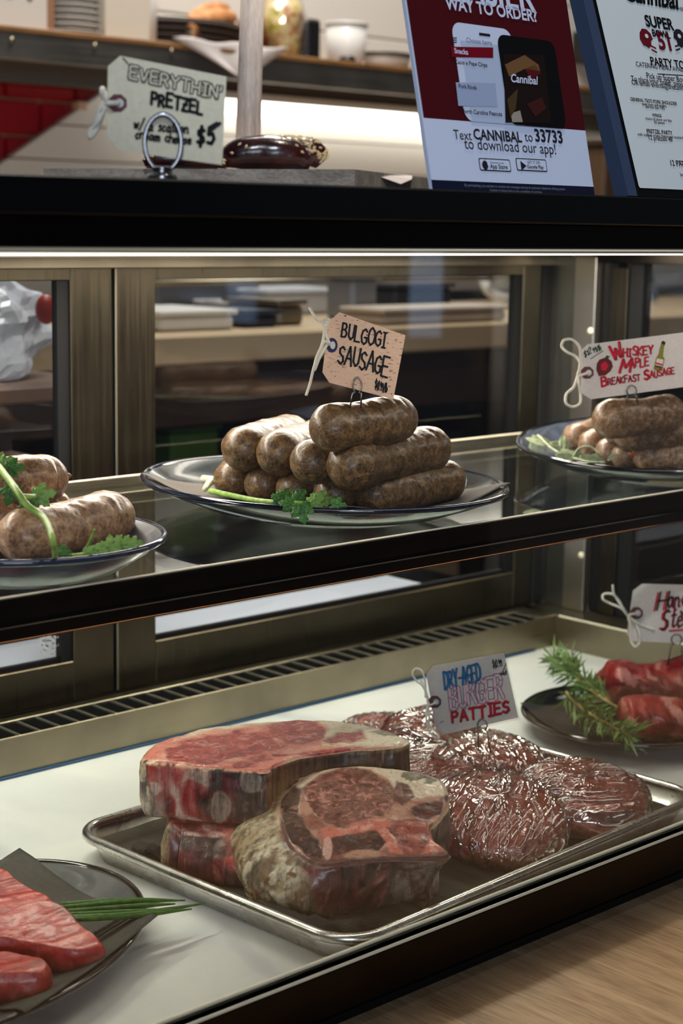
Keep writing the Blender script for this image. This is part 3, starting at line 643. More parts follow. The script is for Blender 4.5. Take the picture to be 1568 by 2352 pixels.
def steak(name, label, outline, n_, pt, thick, paint, seed, cpx, N=460, K_=76, M_=34, sidew=.7):
    n_ = nrm(n_); e1 = nrm(np.cross([0, 0, 1.0], n_)) if abs(n_[2]) < .999 else np.array([1.0, 0, 0]); e1 = nrm(CM[0]-(CM[0] @ n_)*n_); e2 = np.cross(n_, e1); pt = np.asarray(pt)
    O3 = np.array([PL(x, y, pt, n_) for x, y, *_ in outline]); fl = np.array([o[2] if len(o) > 2 else 0. for o in outline])
    uv = np.c_[(O3-pt) @ e1, (O3-pt) @ e2, fl]; R = catmull(uv, N); o2, fl = R[:, :2], R[:, 2]
    q = PL(*cpx, pt, n_)-pt; c = np.array([q @ e1, q @ e2])
    d = np.roll(o2, -1, 0)-np.roll(o2, 1, 0); nn = np.c_[d[:, 1], -d[:, 0]]; nn /= np.linalg.norm(nn, axis=1)[:, None]+1e-9
    if ((o2-c)*nn).sum() < 0: nn = -nn
    V2, H, SID = [c[None]], [np.zeros(1)], [np.zeros(1)]
    for k in range(1, K_+1):
        r = (k/K_)**.85; V2.append(c+(o2-c)*r); H.append(np.full(N, .0025*sm(.94, 1, np.array(r))+0.0)); SID.append(np.zeros(N))
    for j in range(1, M_+1):
        h = j/M_; V2.append(o2+nn*((fl*(1-(1-min(1, h*1.5))**2))+.0012*math.sin(math.pi*h)-.004*max(0, h-.9)*10*.5)[:, None]); H.append(np.full(N, .0025+(thick-.0025)*h)); SID.append(np.full(N, h))
    V2 = np.concatenate(V2); H = np.concatenate(H); SID = np.concatenate(SID)
    V = pt+V2[:, :1]*e1+V2[:, 1:2]*e2-H[:, None]*n_
    nb = len(V); V = np.r_[V, [pt+c[0]*e1+c[1]*e2-thick*n_]]; SID = np.r_[SID, 1.0]
    Fc = [(0, 1+k, 1+(k+1) % N) for k in range(N)]
    for i in range(K_+M_-1):
        for k in range(N): a, b_ = 1+i*N+k, 1+i*N+(k+1) % N; Fc.append((a, a+N, b_+N, b_))
    Fc += [(nb, 1+(K_+M_-1)*N+(k+1) % N, 1+(K_+M_-1)*N+k) for k in range(N)]
    face = SID == 0
    px, py = proj(V); ru = np.r_[0, np.repeat(np.arange(1, K_+1)/K_, N)]; ru = np.r_[ru, np.ones(len(V)-len(ru))]
    col, lean, disp = paint(V, px, py, face, SID, ru, seed)
    nv = np.zeros_like(V); nv[face] = n_; so = np.tile(nn, (M_, 1)); nv[~face] = np.r_[so[:, :1]*e1+so[:, 1:]*e2, [-n_]]
    lo = fbm(V*22+seed, 3)*.0022+fbm(V*70+seed, 3)*.0012
    V = V+nv*(lo+disp)[:, None]
    root = empty(name, (V[:, 0].mean(), V[:, 1].mean(), V[:, 2].min()), label, 'steak', 'dry-aged rib steaks in the pan')
    mk('meat', V, Fc, RIBM, root, True, {'tint': col, 'lean': lean, 'side': (~face)*(sidew if RIBM.name.startswith('rib') else .25)})
    return root
def fb(p, o=4, s=0): return 1.7*fbm(p, o, s)
def lay(col, mask, c): return col*(1-mask[:, None])+lin(c)*mask[:, None]
def pmask(px, py, poly, soft, wob=0): Q = np.c_[px, py]; return sm(soft, -soft, sdpoly(Q, poly)+wob)
def crop1(*pts): return [(300+x/1.96, 1600+y/1.96) for x, y in pts]
def emask(px, py, cx, cy, rx, ry, wob=0): return sm(1.15, .9, np.hypot((px-cx)/rx, (py-cy)/ry)+wob)

def paint_top(V, px, py, face, S, ru, sd):
    n1, n2, n3 = fb(V*60+sd, 4), fb(V*150+sd, 3), fb(V*25+sd, 3); wob = n1*9
    st = fb(np.c_[V[:, 0]*160+V[:, 1]*120, V[:, 2]*14+n3*1.2, V[:, 1]*30], 4)      # strands running down the side
    col = np.tile(lin((222, 128, 112)), (len(V), 1)); col = lay(col, sm(-.1, .5, n1), (232, 158, 140)); lean = np.zeros(len(V))
    cream = pmask(px, py, [(600, 1640), (960, 1640), (960, 1712), (850, 1716), (740, 1712), (745, 1690), (755, 1672), (720, 1654), (660, 1652), (600, 1664), (470, 1680), (400, 1700), (460, 1668)], 5, wob*.5)
    col = lay(col, cream, (240, 222, 194)); col = lay(col, cream*sm(.1, .6, n3), (230, 196, 160))
    for poly in (crop1((150, 258), (230, 200), (340, 168), (480, 152), (620, 172), (700, 215), (640, 240), (500, 262), (380, 298), (250, 300), (160, 285)), crop1((610, 128), (720, 107), (820, 110), (880, 142), (868, 182), (780, 205), (700, 205), (640, 170)), crop1((870, 198), (960, 162), (1040, 154), (1062, 185), (1000, 207), (900, 214)), crop1((480, 290), (600, 262), (640, 280), (560, 312), (470, 315)), crop1((640, 262), (800, 238), (1000, 226), (1150, 210), (1000, 240), (800, 258))):
        k = pmask(px, py, poly, 3.5, wob*.55); col = lay(col, k, (176, 66, 60)); col = lay(col, k*sm(.0, .55, n2), (148, 42, 40)); lean = np.maximum(lean, k)
    dk = emask(px, py, 895, 1684, 36, 8, n2*.5); col = lay(col, dk*.8, (112, 96, 74))
    edge = sm(.955, .99, ru+n1*.03)*face; col = lay(col, edge*.75, (206, 176, 140)); col = lay(col, edge*sm(.1, .3, n2)*(px < 640), (92, 62, 48))
    side = ~face
    s = np.tile(lin((168, 52, 50)), (len(V), 1)); s = lay(s, sm(.05, .4, st), (204, 110, 100)); s = lay(s, sm(-.1, -.45, st), (112, 22, 26)); s = lay(s, sm(.38, .6, st), (226, 190, 172))
    d = sm(455, 485, px+n1*25); s = lay(s, d, (58, 38, 36)); s = lay(s, d*sm(.15, .5, st), (112, 44, 46)); s = lay(s, d*sm(.3, .5, n2), (96, 82, 72))
    le = sm(352, 336, px+n1*14); s = lay(s, le, (62, 48, 42)); s = lay(s, le*sm(.0, .35, n2), (196, 176, 146))
    lb = sm(400, 360, px+n1*20)*sm(.45, .8, S); s = lay(s, lb*.8, (206, 182, 160))
    for cx, cy, rx, ry in ((575, 1797, 25, 26), (507, 1851, 23, 37)):
        k = emask(px, py, cx, cy, rx, ry, n1*.25); s = lay(s, k, (146, 126, 112)); s = lay(s, k*sm(.0, .5, n2), (120, 100, 88))
        ring = k*sm(.75, .95, np.hypot((px-cx)/rx, (py-cy)/ry)); s = lay(s, ring*.6, (190, 160, 130))
    rb = sm(604, 622, px+n1*8); s = lay(s, rb, (132, 92, 60)); s = lay(s, rb*sm(640, 780, px+n1*40), (92, 74, 64)); s = lay(s, rb*sm(860, 895, px+n1*10), (40, 30, 28)); s = lay(s, rb*sm(.12, .0, S)*.8, (206, 170, 120))
    col[side] = s[side]
    disp = np.where(side, -.0035*rb*np.sin(np.pi*np.clip((px-615)/300, 0, 1)), -.0006*lean)+np.where(side, .0012*st, 0)
    return np.clip(col, 0, 1), lean*face, disp
def paint_low(V, px, py, face, S, ru, sd):
    n1, n2, n3 = fb(V*60+sd, 4), fb(V*150+sd, 3), fb(V*25+sd, 3)
    st = fb(np.c_[V[:, 0]*130+V[:, 1]*90, V[:, 2]*12+n3*1.5, V[:, 1]*20], 4)
    col = np.tile(lin((206, 116, 100)), (len(V), 1)); col = lay(col, sm(.1, .4, n1), (150, 60, 54))
    s = np.tile(lin((100, 28, 32)), (len(V), 1)); s = lay(s, sm(.0, -.4, st), (52, 14, 18)); s = lay(s, sm(.16, .4, st), (158, 70, 66)); s = lay(s, sm(.42, .6, st), (204, 160, 150))
    le = sm(408, 392, px-.22*(1900-py)*0+(py-1890)*.22+n1*5); s = lay(s, le, (176, 152, 122)); s = lay(s, le*sm(.05, .3, n2), (96, 76, 60))
    ri = sm(500, 525, px-(py-1900)*.1+n1*18); s = lay(s, ri, (196, 110, 100)); s = lay(s, ri*emask(px, py, 528, 1975, 22, 26, n1*.3), (170, 48, 40)); s = lay(s, ri*sm(1990, 2015, py+n1*10), (112, 66, 62))
    col = np.where(face[:, None], col, s); return np.clip(col, 0, 1), np.zeros(len(V)), .0016*st*(~face)
def paint_front(V, px, py, face, S, ru, sd):
    n1, n2, n3 = fb(V*60+sd, 4), fb(V*150+sd, 3), fb(V*25+sd, 3); wob = n1*9
    st = fb(np.c_[V[:, 0]*120+V[:, 1]*100, V[:, 2]*13+n3*1.5, V[:, 1]*20], 4)
    col = np.tile(lin((158, 98, 84)), (len(V), 1)); col = lay(col, sm(.0, .5, n1), (196, 144, 124)); col = lay(col, sm(-.1, -.5, n1), (112, 54, 46)); k = pmask(px, py, crop1((850, 590), (960, 590), (1060, 545), (1160, 540), (1180, 590), (1340, 600), (1400, 690), (1330, 720), (1180, 700), (1150, 680), (960, 640), (880, 690)), 5, wob); col = lay(col, k, (214, 118, 102)); col = lay(col, k*sm(.0, .5, n2), (228, 164, 148)); k = pmask(px, py, crop1((700, 660), (800, 720), (880, 740), (1000, 716), (1160, 722), (1440, 712), (1440, 790), (700, 800)), 5, wob); col = lay(col, k*.9, (88, 50, 44)); lean = np.zeros(len(V))
    k = pmask(px, py, crop1((640, 470), (740, 370), (850, 310), (1000, 295), (1200, 305), (1430, 370), (1440, 440), (1250, 470), (1195, 420), (1160, 375), (1080, 325), (960, 315), (850, 345), (770, 420), (760, 560), (700, 520)), 4, wob*.5); col = lay(col, k, (232, 212, 186)); col = lay(col, k*sm(.1, .6, n3), (216, 184, 152))
    def lm(poly, c1, c2, mb=1.0, soft=3.5):
        nonlocal col, lean
        k = pmask(px, py, crop1(*poly), soft, wob*.6); col = lay(col, k, c1); col = lay(col, k*sm(.0, .5, n2), c2); lean = np.maximum(lean*(1-k), k*mb)
    lm([(655, 480), (720, 395), (770, 420), (760, 520), (790, 590), (850, 650), (800, 700), (720, 650), (680, 560)], (92, 72, 60), (66, 42, 36), .5)
    lm([(770, 415), (850, 350), (960, 318), (1080, 330), (1160, 380), (1192, 450), (1165, 530), (1080, 545), (990, 560), (960, 600), (880, 570), (800, 500)], (140, 90, 78), (112, 60, 54), .9)
    lm([(690, 560), (770, 570), (850, 650), (860, 730), (800, 720), (720, 660)], (72, 42, 38), (50, 26, 26), .4)
    lm([(900, 650), (990, 610), (1100, 605), (1150, 660), (1120, 700), (1000, 700), (930, 715)], (84, 46, 40), (56, 26, 24), .25)
    lm([(1150, 590), (1230, 550), (1330, 560), (1340, 620), (1320, 700), (1250, 720), (1190, 650)], (164, 74, 66), (120, 50, 46), .6)
    lm([(1195, 380), (1250, 400), (1280, 460), (1220, 500), (1190, 470)], (98, 54, 48), (70, 36, 34), .3)
    lm([(1250, 500), (1350, 470), (1430, 450), (1400, 540), (1300, 560)], (92, 30, 34), (58, 22, 24), .1)
    k = emask(px, py, 962, 1783, 34, 15, n2*.6); col = lay(col, k*.85, (96, 92, 76))
    k = emask(px, py, 752, 1950, 9, 24, n1*.3); col = lay(col, k*.9, (222, 176, 162))
    k = sm(.965, .995, ru+n1*.02)*face*(py < 1905); col = lay(col, k*.7, (200, 176, 140))
    s = np.tile(lin((92, 32, 32)), (len(V), 1)); s = lay(s, sm(.0, -.4, st), (36, 12, 14)); s = lay(s, sm(.2, .5, st), (140, 70, 64)); s = lay(s, sm(.5, .75, st), (196, 156, 142))
    le = sm(690, 640, px+n1*22-(py-1900)*.30); s = lay(s, le, (176, 154, 120)); s = lay(s, le*sm(.0, .3, n1), (112, 96, 78)); s = lay(s, le*sm(.1, .5, st), (214, 200, 172)); s = lay(s, le*sm(.25, .5, n2), (126, 92, 62))
    ri = sm(865, 905, px+n1*25); s = lay(s, ri*.85, (104, 84, 76)); s = lay(s, ri*sm(.1, .4, n2), (72, 56, 54)); s = lay(s, ri*sm(-.1, -.4, n2)*.7, (150, 132, 116))
    for cx, cy, rx, ry in ((917, 2040, 21, 30), (927, 2082, 32, 20), (1000, 1990, 34, 26)):
        k = emask(px, py, cx, cy, rx, ry, n1*.22); s = lay(s, k, (142, 126, 110)); s = lay(s, k*sm(.0, .5, n2), (118, 104, 92))
    up = sm(1000, 1015, px)*(py < 1915); s = lay(s, up*.9, (108, 92, 78))
    col = np.where(face[:, None], col, s)
    return np.clip(col, 0, 1), lean*face, np.where(face, -.0008*lean, .0020*st)
up = np.array([0, 0, 1.0])
LOW = [(388, 1882), (420, 1878), (500, 1886), (560, 1890), (650, 1880), (760, 1850), (830, 1790), (780, 1745), (600, 1735), (460, 1775), (400, 1835)]
LOW = [(x, y, (.024 if x > 410 else .004) if x < 600 and y > 1860 else 0) for x, y in LOW]
steak('rib_steak', 'dark red rib steak lying flat under the bright red rib steak', LOW, up, P(500, 1886, 2, .049), .0445, paint_low, 4, (590, 1815), 220, 20, 26)
TOP = [(326, 1738), (345, 1716), (385, 1693), (460, 1671), (600, 1656), (740, 1651), (830, 1661), (900, 1680), (938, 1694), (925, 1708), (860, 1716), (770, 1722), (700, 1732), (645, 1750), (612, 1768), (560, 1766), (470, 1759), (400, 1752), (345, 1749)]
steak('rib_steak', 'bright red marbled rib steak stacked on top of another steak', TOP, up, P(600, 1760, 2, .0965), .0470, paint_top, 1, (560, 1715))
FRO = [(652, 1926, .03), (637, 1850, .036), (677, 1797, .03), (733, 1765, .012), (810, 1754, 0), (880, 1757, 0), (950, 1770, 0), (1010, 1786, 0), (1027, 1812, 0), (1031, 1850, 0), (1012, 1880, 0), (990, 1903, -.004), (1004, 1936, -.012), (1036, 1966, -.020), (985, 1974, -.012), (900, 1972, -.005), (830, 1978, .002), (760, 1988, .006), (712, 1982, .015), (675, 1955, .025)]
pf = P(850, 1975, 2, .0505)
steak('rib_steak', 'brownish dry-aged rib steak leaning in front with large round eye', FRO, (-.72*math.sin(.27), -.69*math.sin(.27), math.cos(.27)), pf, .0475, paint_front, 9, (840, 1875))

# wrapped patties
def m_patty():
    m = pm('ground_beef', (170, 66, 58), .4, 0, .5); v = texco(m); N, L, B = nodes(m)
    vo = N.new('ShaderNodeTexVoronoi'); vo.inputs['Scale'].default_value = 210; L.new(v, vo.inputs['Vector']); n = noise(m, v, 130, 5, .65); n2 = noise(m, v, 35, 3)
    a = ramp(m, n, [(.30, (128, 44, 38)), (.43, (184, 90, 76)), (.53, (210, 126, 108)), (.62, (240, 204, 190))])
    b_ = ramp(m, vo.outputs['Distance'], [(0, (226, 170, 154)), (.35, (168, 66, 56)), (.8, (112, 30, 28))])
    c = mixc(m, .45, a, b_); c = mixc(m, .35, c, ramp(m, n2, [(.35, (130, 44, 40)), (.65, (206, 116, 98))])); setc(m, c); bump(m, n, .5, .0016); return m
PATTY = m_patty()
def m_film():
    m = bpy.data.materials.new('cling_film'); m.use_nodes = True; N, L = m.node_tree.nodes, m.node_tree.links; N.clear()
    out = N.new('ShaderNodeOutputMaterial'); mx = N.new('ShaderNodeMixShader'); t = N.new('ShaderNodeBsdfTransparent'); t.inputs[0].default_value = (.97, .96, .96, 1)
    g = N.new('ShaderNodeBsdfGlossy'); g.inputs['Roughness'].default_value = .075; lw = N.new('ShaderNodeLayerWeight'); lw.inputs[0].default_value = .28
    ma = N.new('ShaderNodeMath'); ma.operation = 'MULTIPLY_ADD'; ma.inputs[1].default_value = .5; ma.inputs[2].default_value = .085; ma.use_clamp = True
    L.new(lw.outputs['Fresnel'], ma.inputs[0]); at = N.new('ShaderNodeAttribute'); at.attribute_name = 'crease'
    m2 = N.new('ShaderNodeMath'); m2.operation = 'MULTIPLY_ADD'; m2.inputs[1].default_value = .5; m2.use_clamp = True; L.new(at.outputs['Fac'], m2.inputs[0]); L.new(ma.outputs[0], m2.inputs[2])
    L.new(m2.outputs[0], mx.inputs[0]); L.new(t.outputs[0], mx.inputs[1]); L.new(g.outputs[0], mx.inputs[2]); L.new(mx.outputs[0], out.inputs[0]); return m
FILM = m_film()
def patty(label, c, r, h, tilt, seed, ell=1.0, rot=0.0, film=True):
    nu, nv = 110, 44; c = np.array(c, float)
    a = np.arange(nu)*2*math.pi/nu; b_ = np.linspace(0, math.pi, nv+1)
    A, B_ = np.meshgrid(a, b_); A, B_ = A.ravel(), B_.ravel()
    sb, cb = np.sin(B_), np.cos(B_); se = np.sign(cb)*abs(cb)**.75; ss = abs(sb)**.55
    U = np.c_[ss*np.cos(A)*r, ss*np.sin(A)*r*ell, se*h/2*(1+.12*ss*0)]
    U[:, 2] += .10*h*(1-ss)*np.sign(cb)
    U0 = U.copy()
    k = fbm(U*28+seed*3.1, 3); U *= (1+.065*k)[:, None]; U += (fbm(U*90+seed, 3)*.0011)[:, None]*nrm([0, 0, 1])
    Fc = [(j*nu+i, (j+1)*nu+i, (j+1)*nu+(i+1) % nu, j*nu+(i+1) % nu) for j in range(nv) for i in range(nu)]
    cr, sr = math.cos(rot), math.sin(rot)
    tv = nrm([tilt[0], tilt[1], 1.0]); ex = nrm(np.cross([0, 1, 0], tv)); ey = np.cross(tv, ex); Rm = np.array([ex*cr+ey*sr, -ex*sr+ey*cr, tv])
    W = U @ Rm+c
    root = empty('wrapped_patty', (c[0], c[1], W[:, 2].min()), label, 'patty', 'film-wrapped burger patties in the pan')
    mk('patty', W, Fc, PATTY, root, True)
    if film:
        nu2, nv2 = 420, 150; a = np.arange(nu2)*2*math.pi/nu2; b_ = np.linspace(0, math.pi, nv2+1); A, B_ = np.meshgrid(a, b_); A, B_ = A.ravel(), B_.ravel()
        sb, cb = np.sin(B_), np.cos(B_); se = np.sign(cb)*abs(cb)**.75; ss = abs(sb)**.55
        U = np.c_[ss*np.cos(A)*r, ss*np.sin(A)*r*ell, se*h/2]; U[:, 2] += .10*h*(1-ss)*np.sign(cb); k = fbm(U*28+seed*3.1, 3); U *= (1.018+.065*k)[:, None]
        # pulled creases: ridged noise stretched along a slowly turning direction
        th = seed*1.7+.75*fbm(U*10+seed, 2); d1 = U[:, 0]*np.cos(th)+U[:, 1]*np.sin(th); d2 = -U[:, 0]*np.sin(th)+U[:, 1]*np.cos(th)
        q = np.c_[d1*13, d2*270, U[:, 2]*60]; rd = 1-abs(fbm(q+seed, 2)); q2 = np.c_[d1*30+4, d2*170-d1*110, U[:, 2]*60]; rd2 = 1-abs(fbm(q2+9*seed, 2))
        patch = sm(-.25, .35, fbm(U*26+seed*5, 2)); cre = np.clip(sm(.68, .96, rd)*(.4+.6*patch)+.6*sm(.84, .98, rd2)*(1-patch*.8), 0, 1)
        nr = nrm_rows(U*np.array([1/r**2, 1/(r*ell)**2, 4/h**2])); U = U+nr*(.0026*cre+.0014*fbm(U*80+seed, 2))[:, None]
        W2 = U @ Rm+c; W2[:, 2] = np.maximum(W2[:, 2], .0031)
        Fc = [(j*nu2+i, (j+1)*nu2+i, (j+1)*nu2+(i+1) % nu2, j*nu2+(i+1) % nu2) for j in range(nv2) for i in range(nu2)]
        mk('film', W2, Fc, FILM, root, True, {'crease': cre})
    return root
def nrm_rows(A): return A/(np.linalg.norm(A, axis=1)[:, None]+1e-9)
def at(px, py, z): return P(px, py, 2, z)
patty('film-wrapped burger patty at the front beside the leaning steak', at(1140, 1880, .0290), .0605, .038, (-.14, -.20), 2, 1.0)
patty('film-wrapped burger patty nearest the right corner of the pan', at(1340, 1832, .0270), .0585, .036, (-.06, -.16), 5, .98, .4)
patty('film-wrapped burger patty with the wire clip stuck behind it', at(1125, 1745, .034), .053, .036, (.12, -.10), 8, .95)
patty('film-wrapped burger patty tucked behind the two steaks', at(985, 1785, .030), .052, .036, (-.1, -.2), 11, .95)
patty('film-wrapped burger patty at the back under the burger sign', at(990, 1700, .044), .050, .040, (-.12, -.1), 14, .9)
patty('burger patty peeking out far back beside the fat edge', at(872, 1690, .022), .045, .030, (0, 0), 17, .9, 0, True)

# ================================================================== sausages
def m_saus(name, c0, c1, c2, c3, sc=110, rough=.33):
    m = pm(name, c1, rough+.05, 0, .45, Coat_Weight=.25, Coat_Roughness=.2); v = texco(m)
    n = noise(m, v, sc, 5, .62, .4); n2 = noise(m, v, sc*.28, 4, .6); n3 = noise(m, v, sc*3.2, 3)
    c = ramp(m, n, [(.36, c0), (.47, c1), (.54, c2), (.64, c3)]); c = mixc(m, .38, c, ramp(m, n2, [(.38, c0), (.5, c1), (.62, c2)])); c = mixc(m, .28, c, ramp(m, n3, [(.36, c0), (.62, c3)]))
    setc(m, c); b_ = bump(m, n, .55, .0016); bump(m, n3, .35, .0007, b_); return m
S_BUL = m_saus('bulgogi_casing', (28, 20, 13), (76, 54, 32), (106, 79, 48), (158, 124, 82), 160)
S_PAL = m_saus('pale_casing', (82, 52, 36), (132, 94, 68), (158, 120, 90), (206, 174, 136), 115)
S_WHI = m_saus('fine_casing', (54, 36, 24), (102, 72, 48), (132, 98, 70), (190, 160, 130), 160)
TIPM = pm('casing_tip', (160, 92, 48), .35)
def sausage(label, A, B_, r, mat, group, seed, bend=.004, tips=(1, 1), flat=1.0):
    A, B_ = np.array(A, float), np.array(B_, float); L_ = np.linalg.norm(B_-A); T = (B_-A)/L_; side = nrm(np.cross(T, [0, 0, 1.0])); n = 70; seg = 44
    ts = np.concatenate([-r+r*(1-np.cos(np.linspace(0, math.pi/2, 10)))*1.0, np.linspace(.02, .98, n-20)*L_, L_+r*np.sin(np.linspace(0, math.pi/2, 10))])
    rad = np.where(ts < 0, r*np.sqrt(np.clip(1-(np.minimum(ts, 0)/r)**2, .002, 1)), np.where(ts > L_, r*np.sqrt(np.clip(1-((ts-L_)/r)**2, .002, 1)), r))
    rad = rad*(1+.035*np.sin(ts/L_*7+seed)); k = np.clip(ts/L_, 0, 1)
    ctr = A+T*ts[:, None]+side*(bend*4*(k*(1-k)))[:, None]
    m_ = MB().tube(ctr, rad, seg); V = np.array(m_.V); ax = np.repeat(ctr, seg, 0); rd = V-ax
    V = V+nrm_rows(rd)*(.0012*fbm(V*48+seed*3, 3)+.0009*fbm(V*170+seed, 2))[:, None]*np.minimum(1, np.linalg.norm(rd, axis=1)/r)[:, None]
    root = empty('sausage', ((A+B_)/2)-np.array([0, 0, r]), label, 'sausage', group)
    mk('casing', V, m_.F, mat, root, True)
    for e, s, d in ((A, tips[0], -1), (B_, tips[1], 1)):
        if s:
            q = e+T*d*r; w_ = [q-T*d*.002, q+T*d*.0012, q+T*d*.003+np.array([0, 0, .0012]), q+T*d*.0045+np.array([0, 0, -.0006])]
            m_ = MB().tube(catmull(w_, 8, False), [.0036, .0024, .0019, .0022, .0020, .0016, .0018, .0008], 8); V = np.array(m_.V); V += .0008*fbm(V*400+seed, 2)[:, None]; mk('twisted_end', V, m_.F, TIPM, root, True)
    return root
GB = 'brown sausages piled on the large platter'
r = .0183; Z1, Z2, Z3 = .3026, .3335, .3645
def dirn(a, b_, z, L_): A, B_ = P(*a, 2, z), P(*b_, 2, z); return A, A+nrm(B_-A)*L_
SA = [('brown sausage at the far left of the bottom row', (535, 1100), (660, 1030), Z1, .085, .0170), ('brown sausage second from left in the bottom row', (608, 1112), (735, 1045), Z1, .085, .0170),
      ('brown sausage third from left in the bottom row', (682, 1124), (810, 1062), Z1, .085, .0172), ('brown sausage under the two middle sausages, fourth in the bottom row', (768, 1136), (900, 1080), Z1, .09, .0176),
      ('long brown sausage lowest at the right of the platter pile', (862, 1134), (1022, 1105), Z1, None, .0190),
      ('golden lit sausage at the upper left of the platter pile', (562, 1030), (715, 985), Z2, .10, .0205), ('golden sausage second from left in the upper row', (640, 1042), (765, 1000), Z2, .10, .0195),
      ('short-looking sausage below the topmost one, seen end on', (718, 1062), (850, 1020), Z2, .095, .0185), ('brown sausage with a bluish sheen right under the topmost', (806, 1070), (985, 1030), Z2, None, .0195),
      ('topmost brown sausage carrying the bulgogi sign', (766, 982), (908, 962), Z3+.001, None, .0195)]
SAUS = {}
for i, (lb, a, b_, z_, L_, rr) in enumerate(SA):
    A, B_ = P(*a, 2, z_), P(*b_, 2, z_)
    if L_: B_ = A+nrm(B_-A)*L_
    SAUS[i] = (A, B_); sausage(lb, A, B_, rr, S_BUL, GB, i, .003*(1 if i % 2 else -1), (0, 1))
GW = 'maple sausages on the right shelf plate'
for i, (lb, a, b_, z_, rr) in enumerate([('maple sausage on top of the right pile under its sign', (1403, 962), (1530, 950), .346, .0185), ('maple sausage just right of the topmost, bright along its top', (1448, 990), (1600, 985), .328, .0185), ('maple sausage in front of the others at the plate rim', (1492, 1044), (1620, 1042), .303, .0180),
      ('maple sausage at the far left behind the sage leaves', (1326, 1004), (1420, 975), .303, .0165), ('maple sausage second from left under the topmost', (1362, 1022), (1450, 995), .302, .0165), ('maple sausage end peeking between the lower sausages', (1400, 1040), (1480, 1015), .301, .0150), ('maple sausage end beside the frontmost one', (1434, 1046), (1510, 1020), .300, .0150), ('maple sausage squeezed between the two bright ones', (1425, 985), (1540, 960), .327, .0175)]):
    A, B_ = P(*a, 2, z_), P(*b_, 2, z_)
    if np.linalg.norm(B_-A) > .115: B_ = A+nrm(B_-A)*.115
    sausage(lb, A, B_, rr, S_WHI, GW, 20+i, .005, (i == 2, 0))
GL = 'pale sausages on the left shelf plate'
for i, (lb, a, b_, z_, rr, tp) in enumerate([('pale plump sausage in front with a stem across it', (62, 1232), (250, 1190), .3045, .0205, (0, 1)), ('pale sausage on top at the left frame edge', (-60, 1115), (100, 1100), .330, .0190, (0, 1)), ('pale sausage end showing behind the front one', (20, 1180), (118, 1172), .3035, .0165, (0, 0)), ('pale sausage at the frame edge left of the front one', (-90, 1215), (-5, 1190), .3040, .0185, (0, 0))]):
    sausage(lb, P(*a, 2, z_), P(*b_, 2, z_), rr, S_PAL, GL, 40+i, .003, tp)

# ================================================================== raw red steaks
REDM = m_vcol('fresh_red_meat', .36, (206, 108, 98), coat=.2)
def paint_red(V, px, py, face, S, ru, sd):
    n1, n2, n3 = fbm(V*45+sd, 4), fbm(V*140+sd, 3), fbm(V*20+sd, 3); gr = fbm(np.c_[V[:, 0]*40+V[:, 1]*160+n3*2, V[:, 1]*40, V[:, 2]*50]+sd, 3)
    col = np.tile(lin((176, 40, 38)), (len(V), 1)); col = lay(col, sm(.05, .45, gr)*.8, (202, 76, 66)); col = lay(col, sm(-.05, -.35, n1), (138, 16, 20)); col = lay(col, sm(.38, .65, gr)*.8, (226, 134, 120))
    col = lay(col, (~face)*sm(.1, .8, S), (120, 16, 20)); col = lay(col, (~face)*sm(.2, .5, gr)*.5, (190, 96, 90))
    return np.clip(col, 0, 1), face*.5, .0008*gr
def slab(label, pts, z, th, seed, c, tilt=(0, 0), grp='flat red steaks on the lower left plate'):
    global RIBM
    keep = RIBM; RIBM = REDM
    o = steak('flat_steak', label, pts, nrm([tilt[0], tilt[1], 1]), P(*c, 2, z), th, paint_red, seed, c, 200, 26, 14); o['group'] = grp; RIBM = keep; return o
slab('flat bright red steak at the back of the lower left plate', [(-110, 1998), (0, 1992), (50, 2024), (120, 2062), (104, 2085), (0, 2108), (-110, 2120)], .0345, .022, 21, (-10, 2050), (-.05, -.12))
slab('pointed red steak in front of the chives on the lower left plate', [(-90, 2130), (0, 2100), (60, 2072), (118, 2064), (160, 2086), (196, 2128), (236, 2164), (226, 2178), (170, 2186), (90, 2172), (0, 2158), (-90, 2160)], .0395, .022, 23, (70, 2125), (-.12, -.22))
slab('thick red steak nearest the front of the lower left plate', [(-110, 2195), (0, 2188), (92, 2204), (112, 2218), (92, 2236), (0, 2240), (-110, 2250)], .0330, .024, 27, (0, 2213))
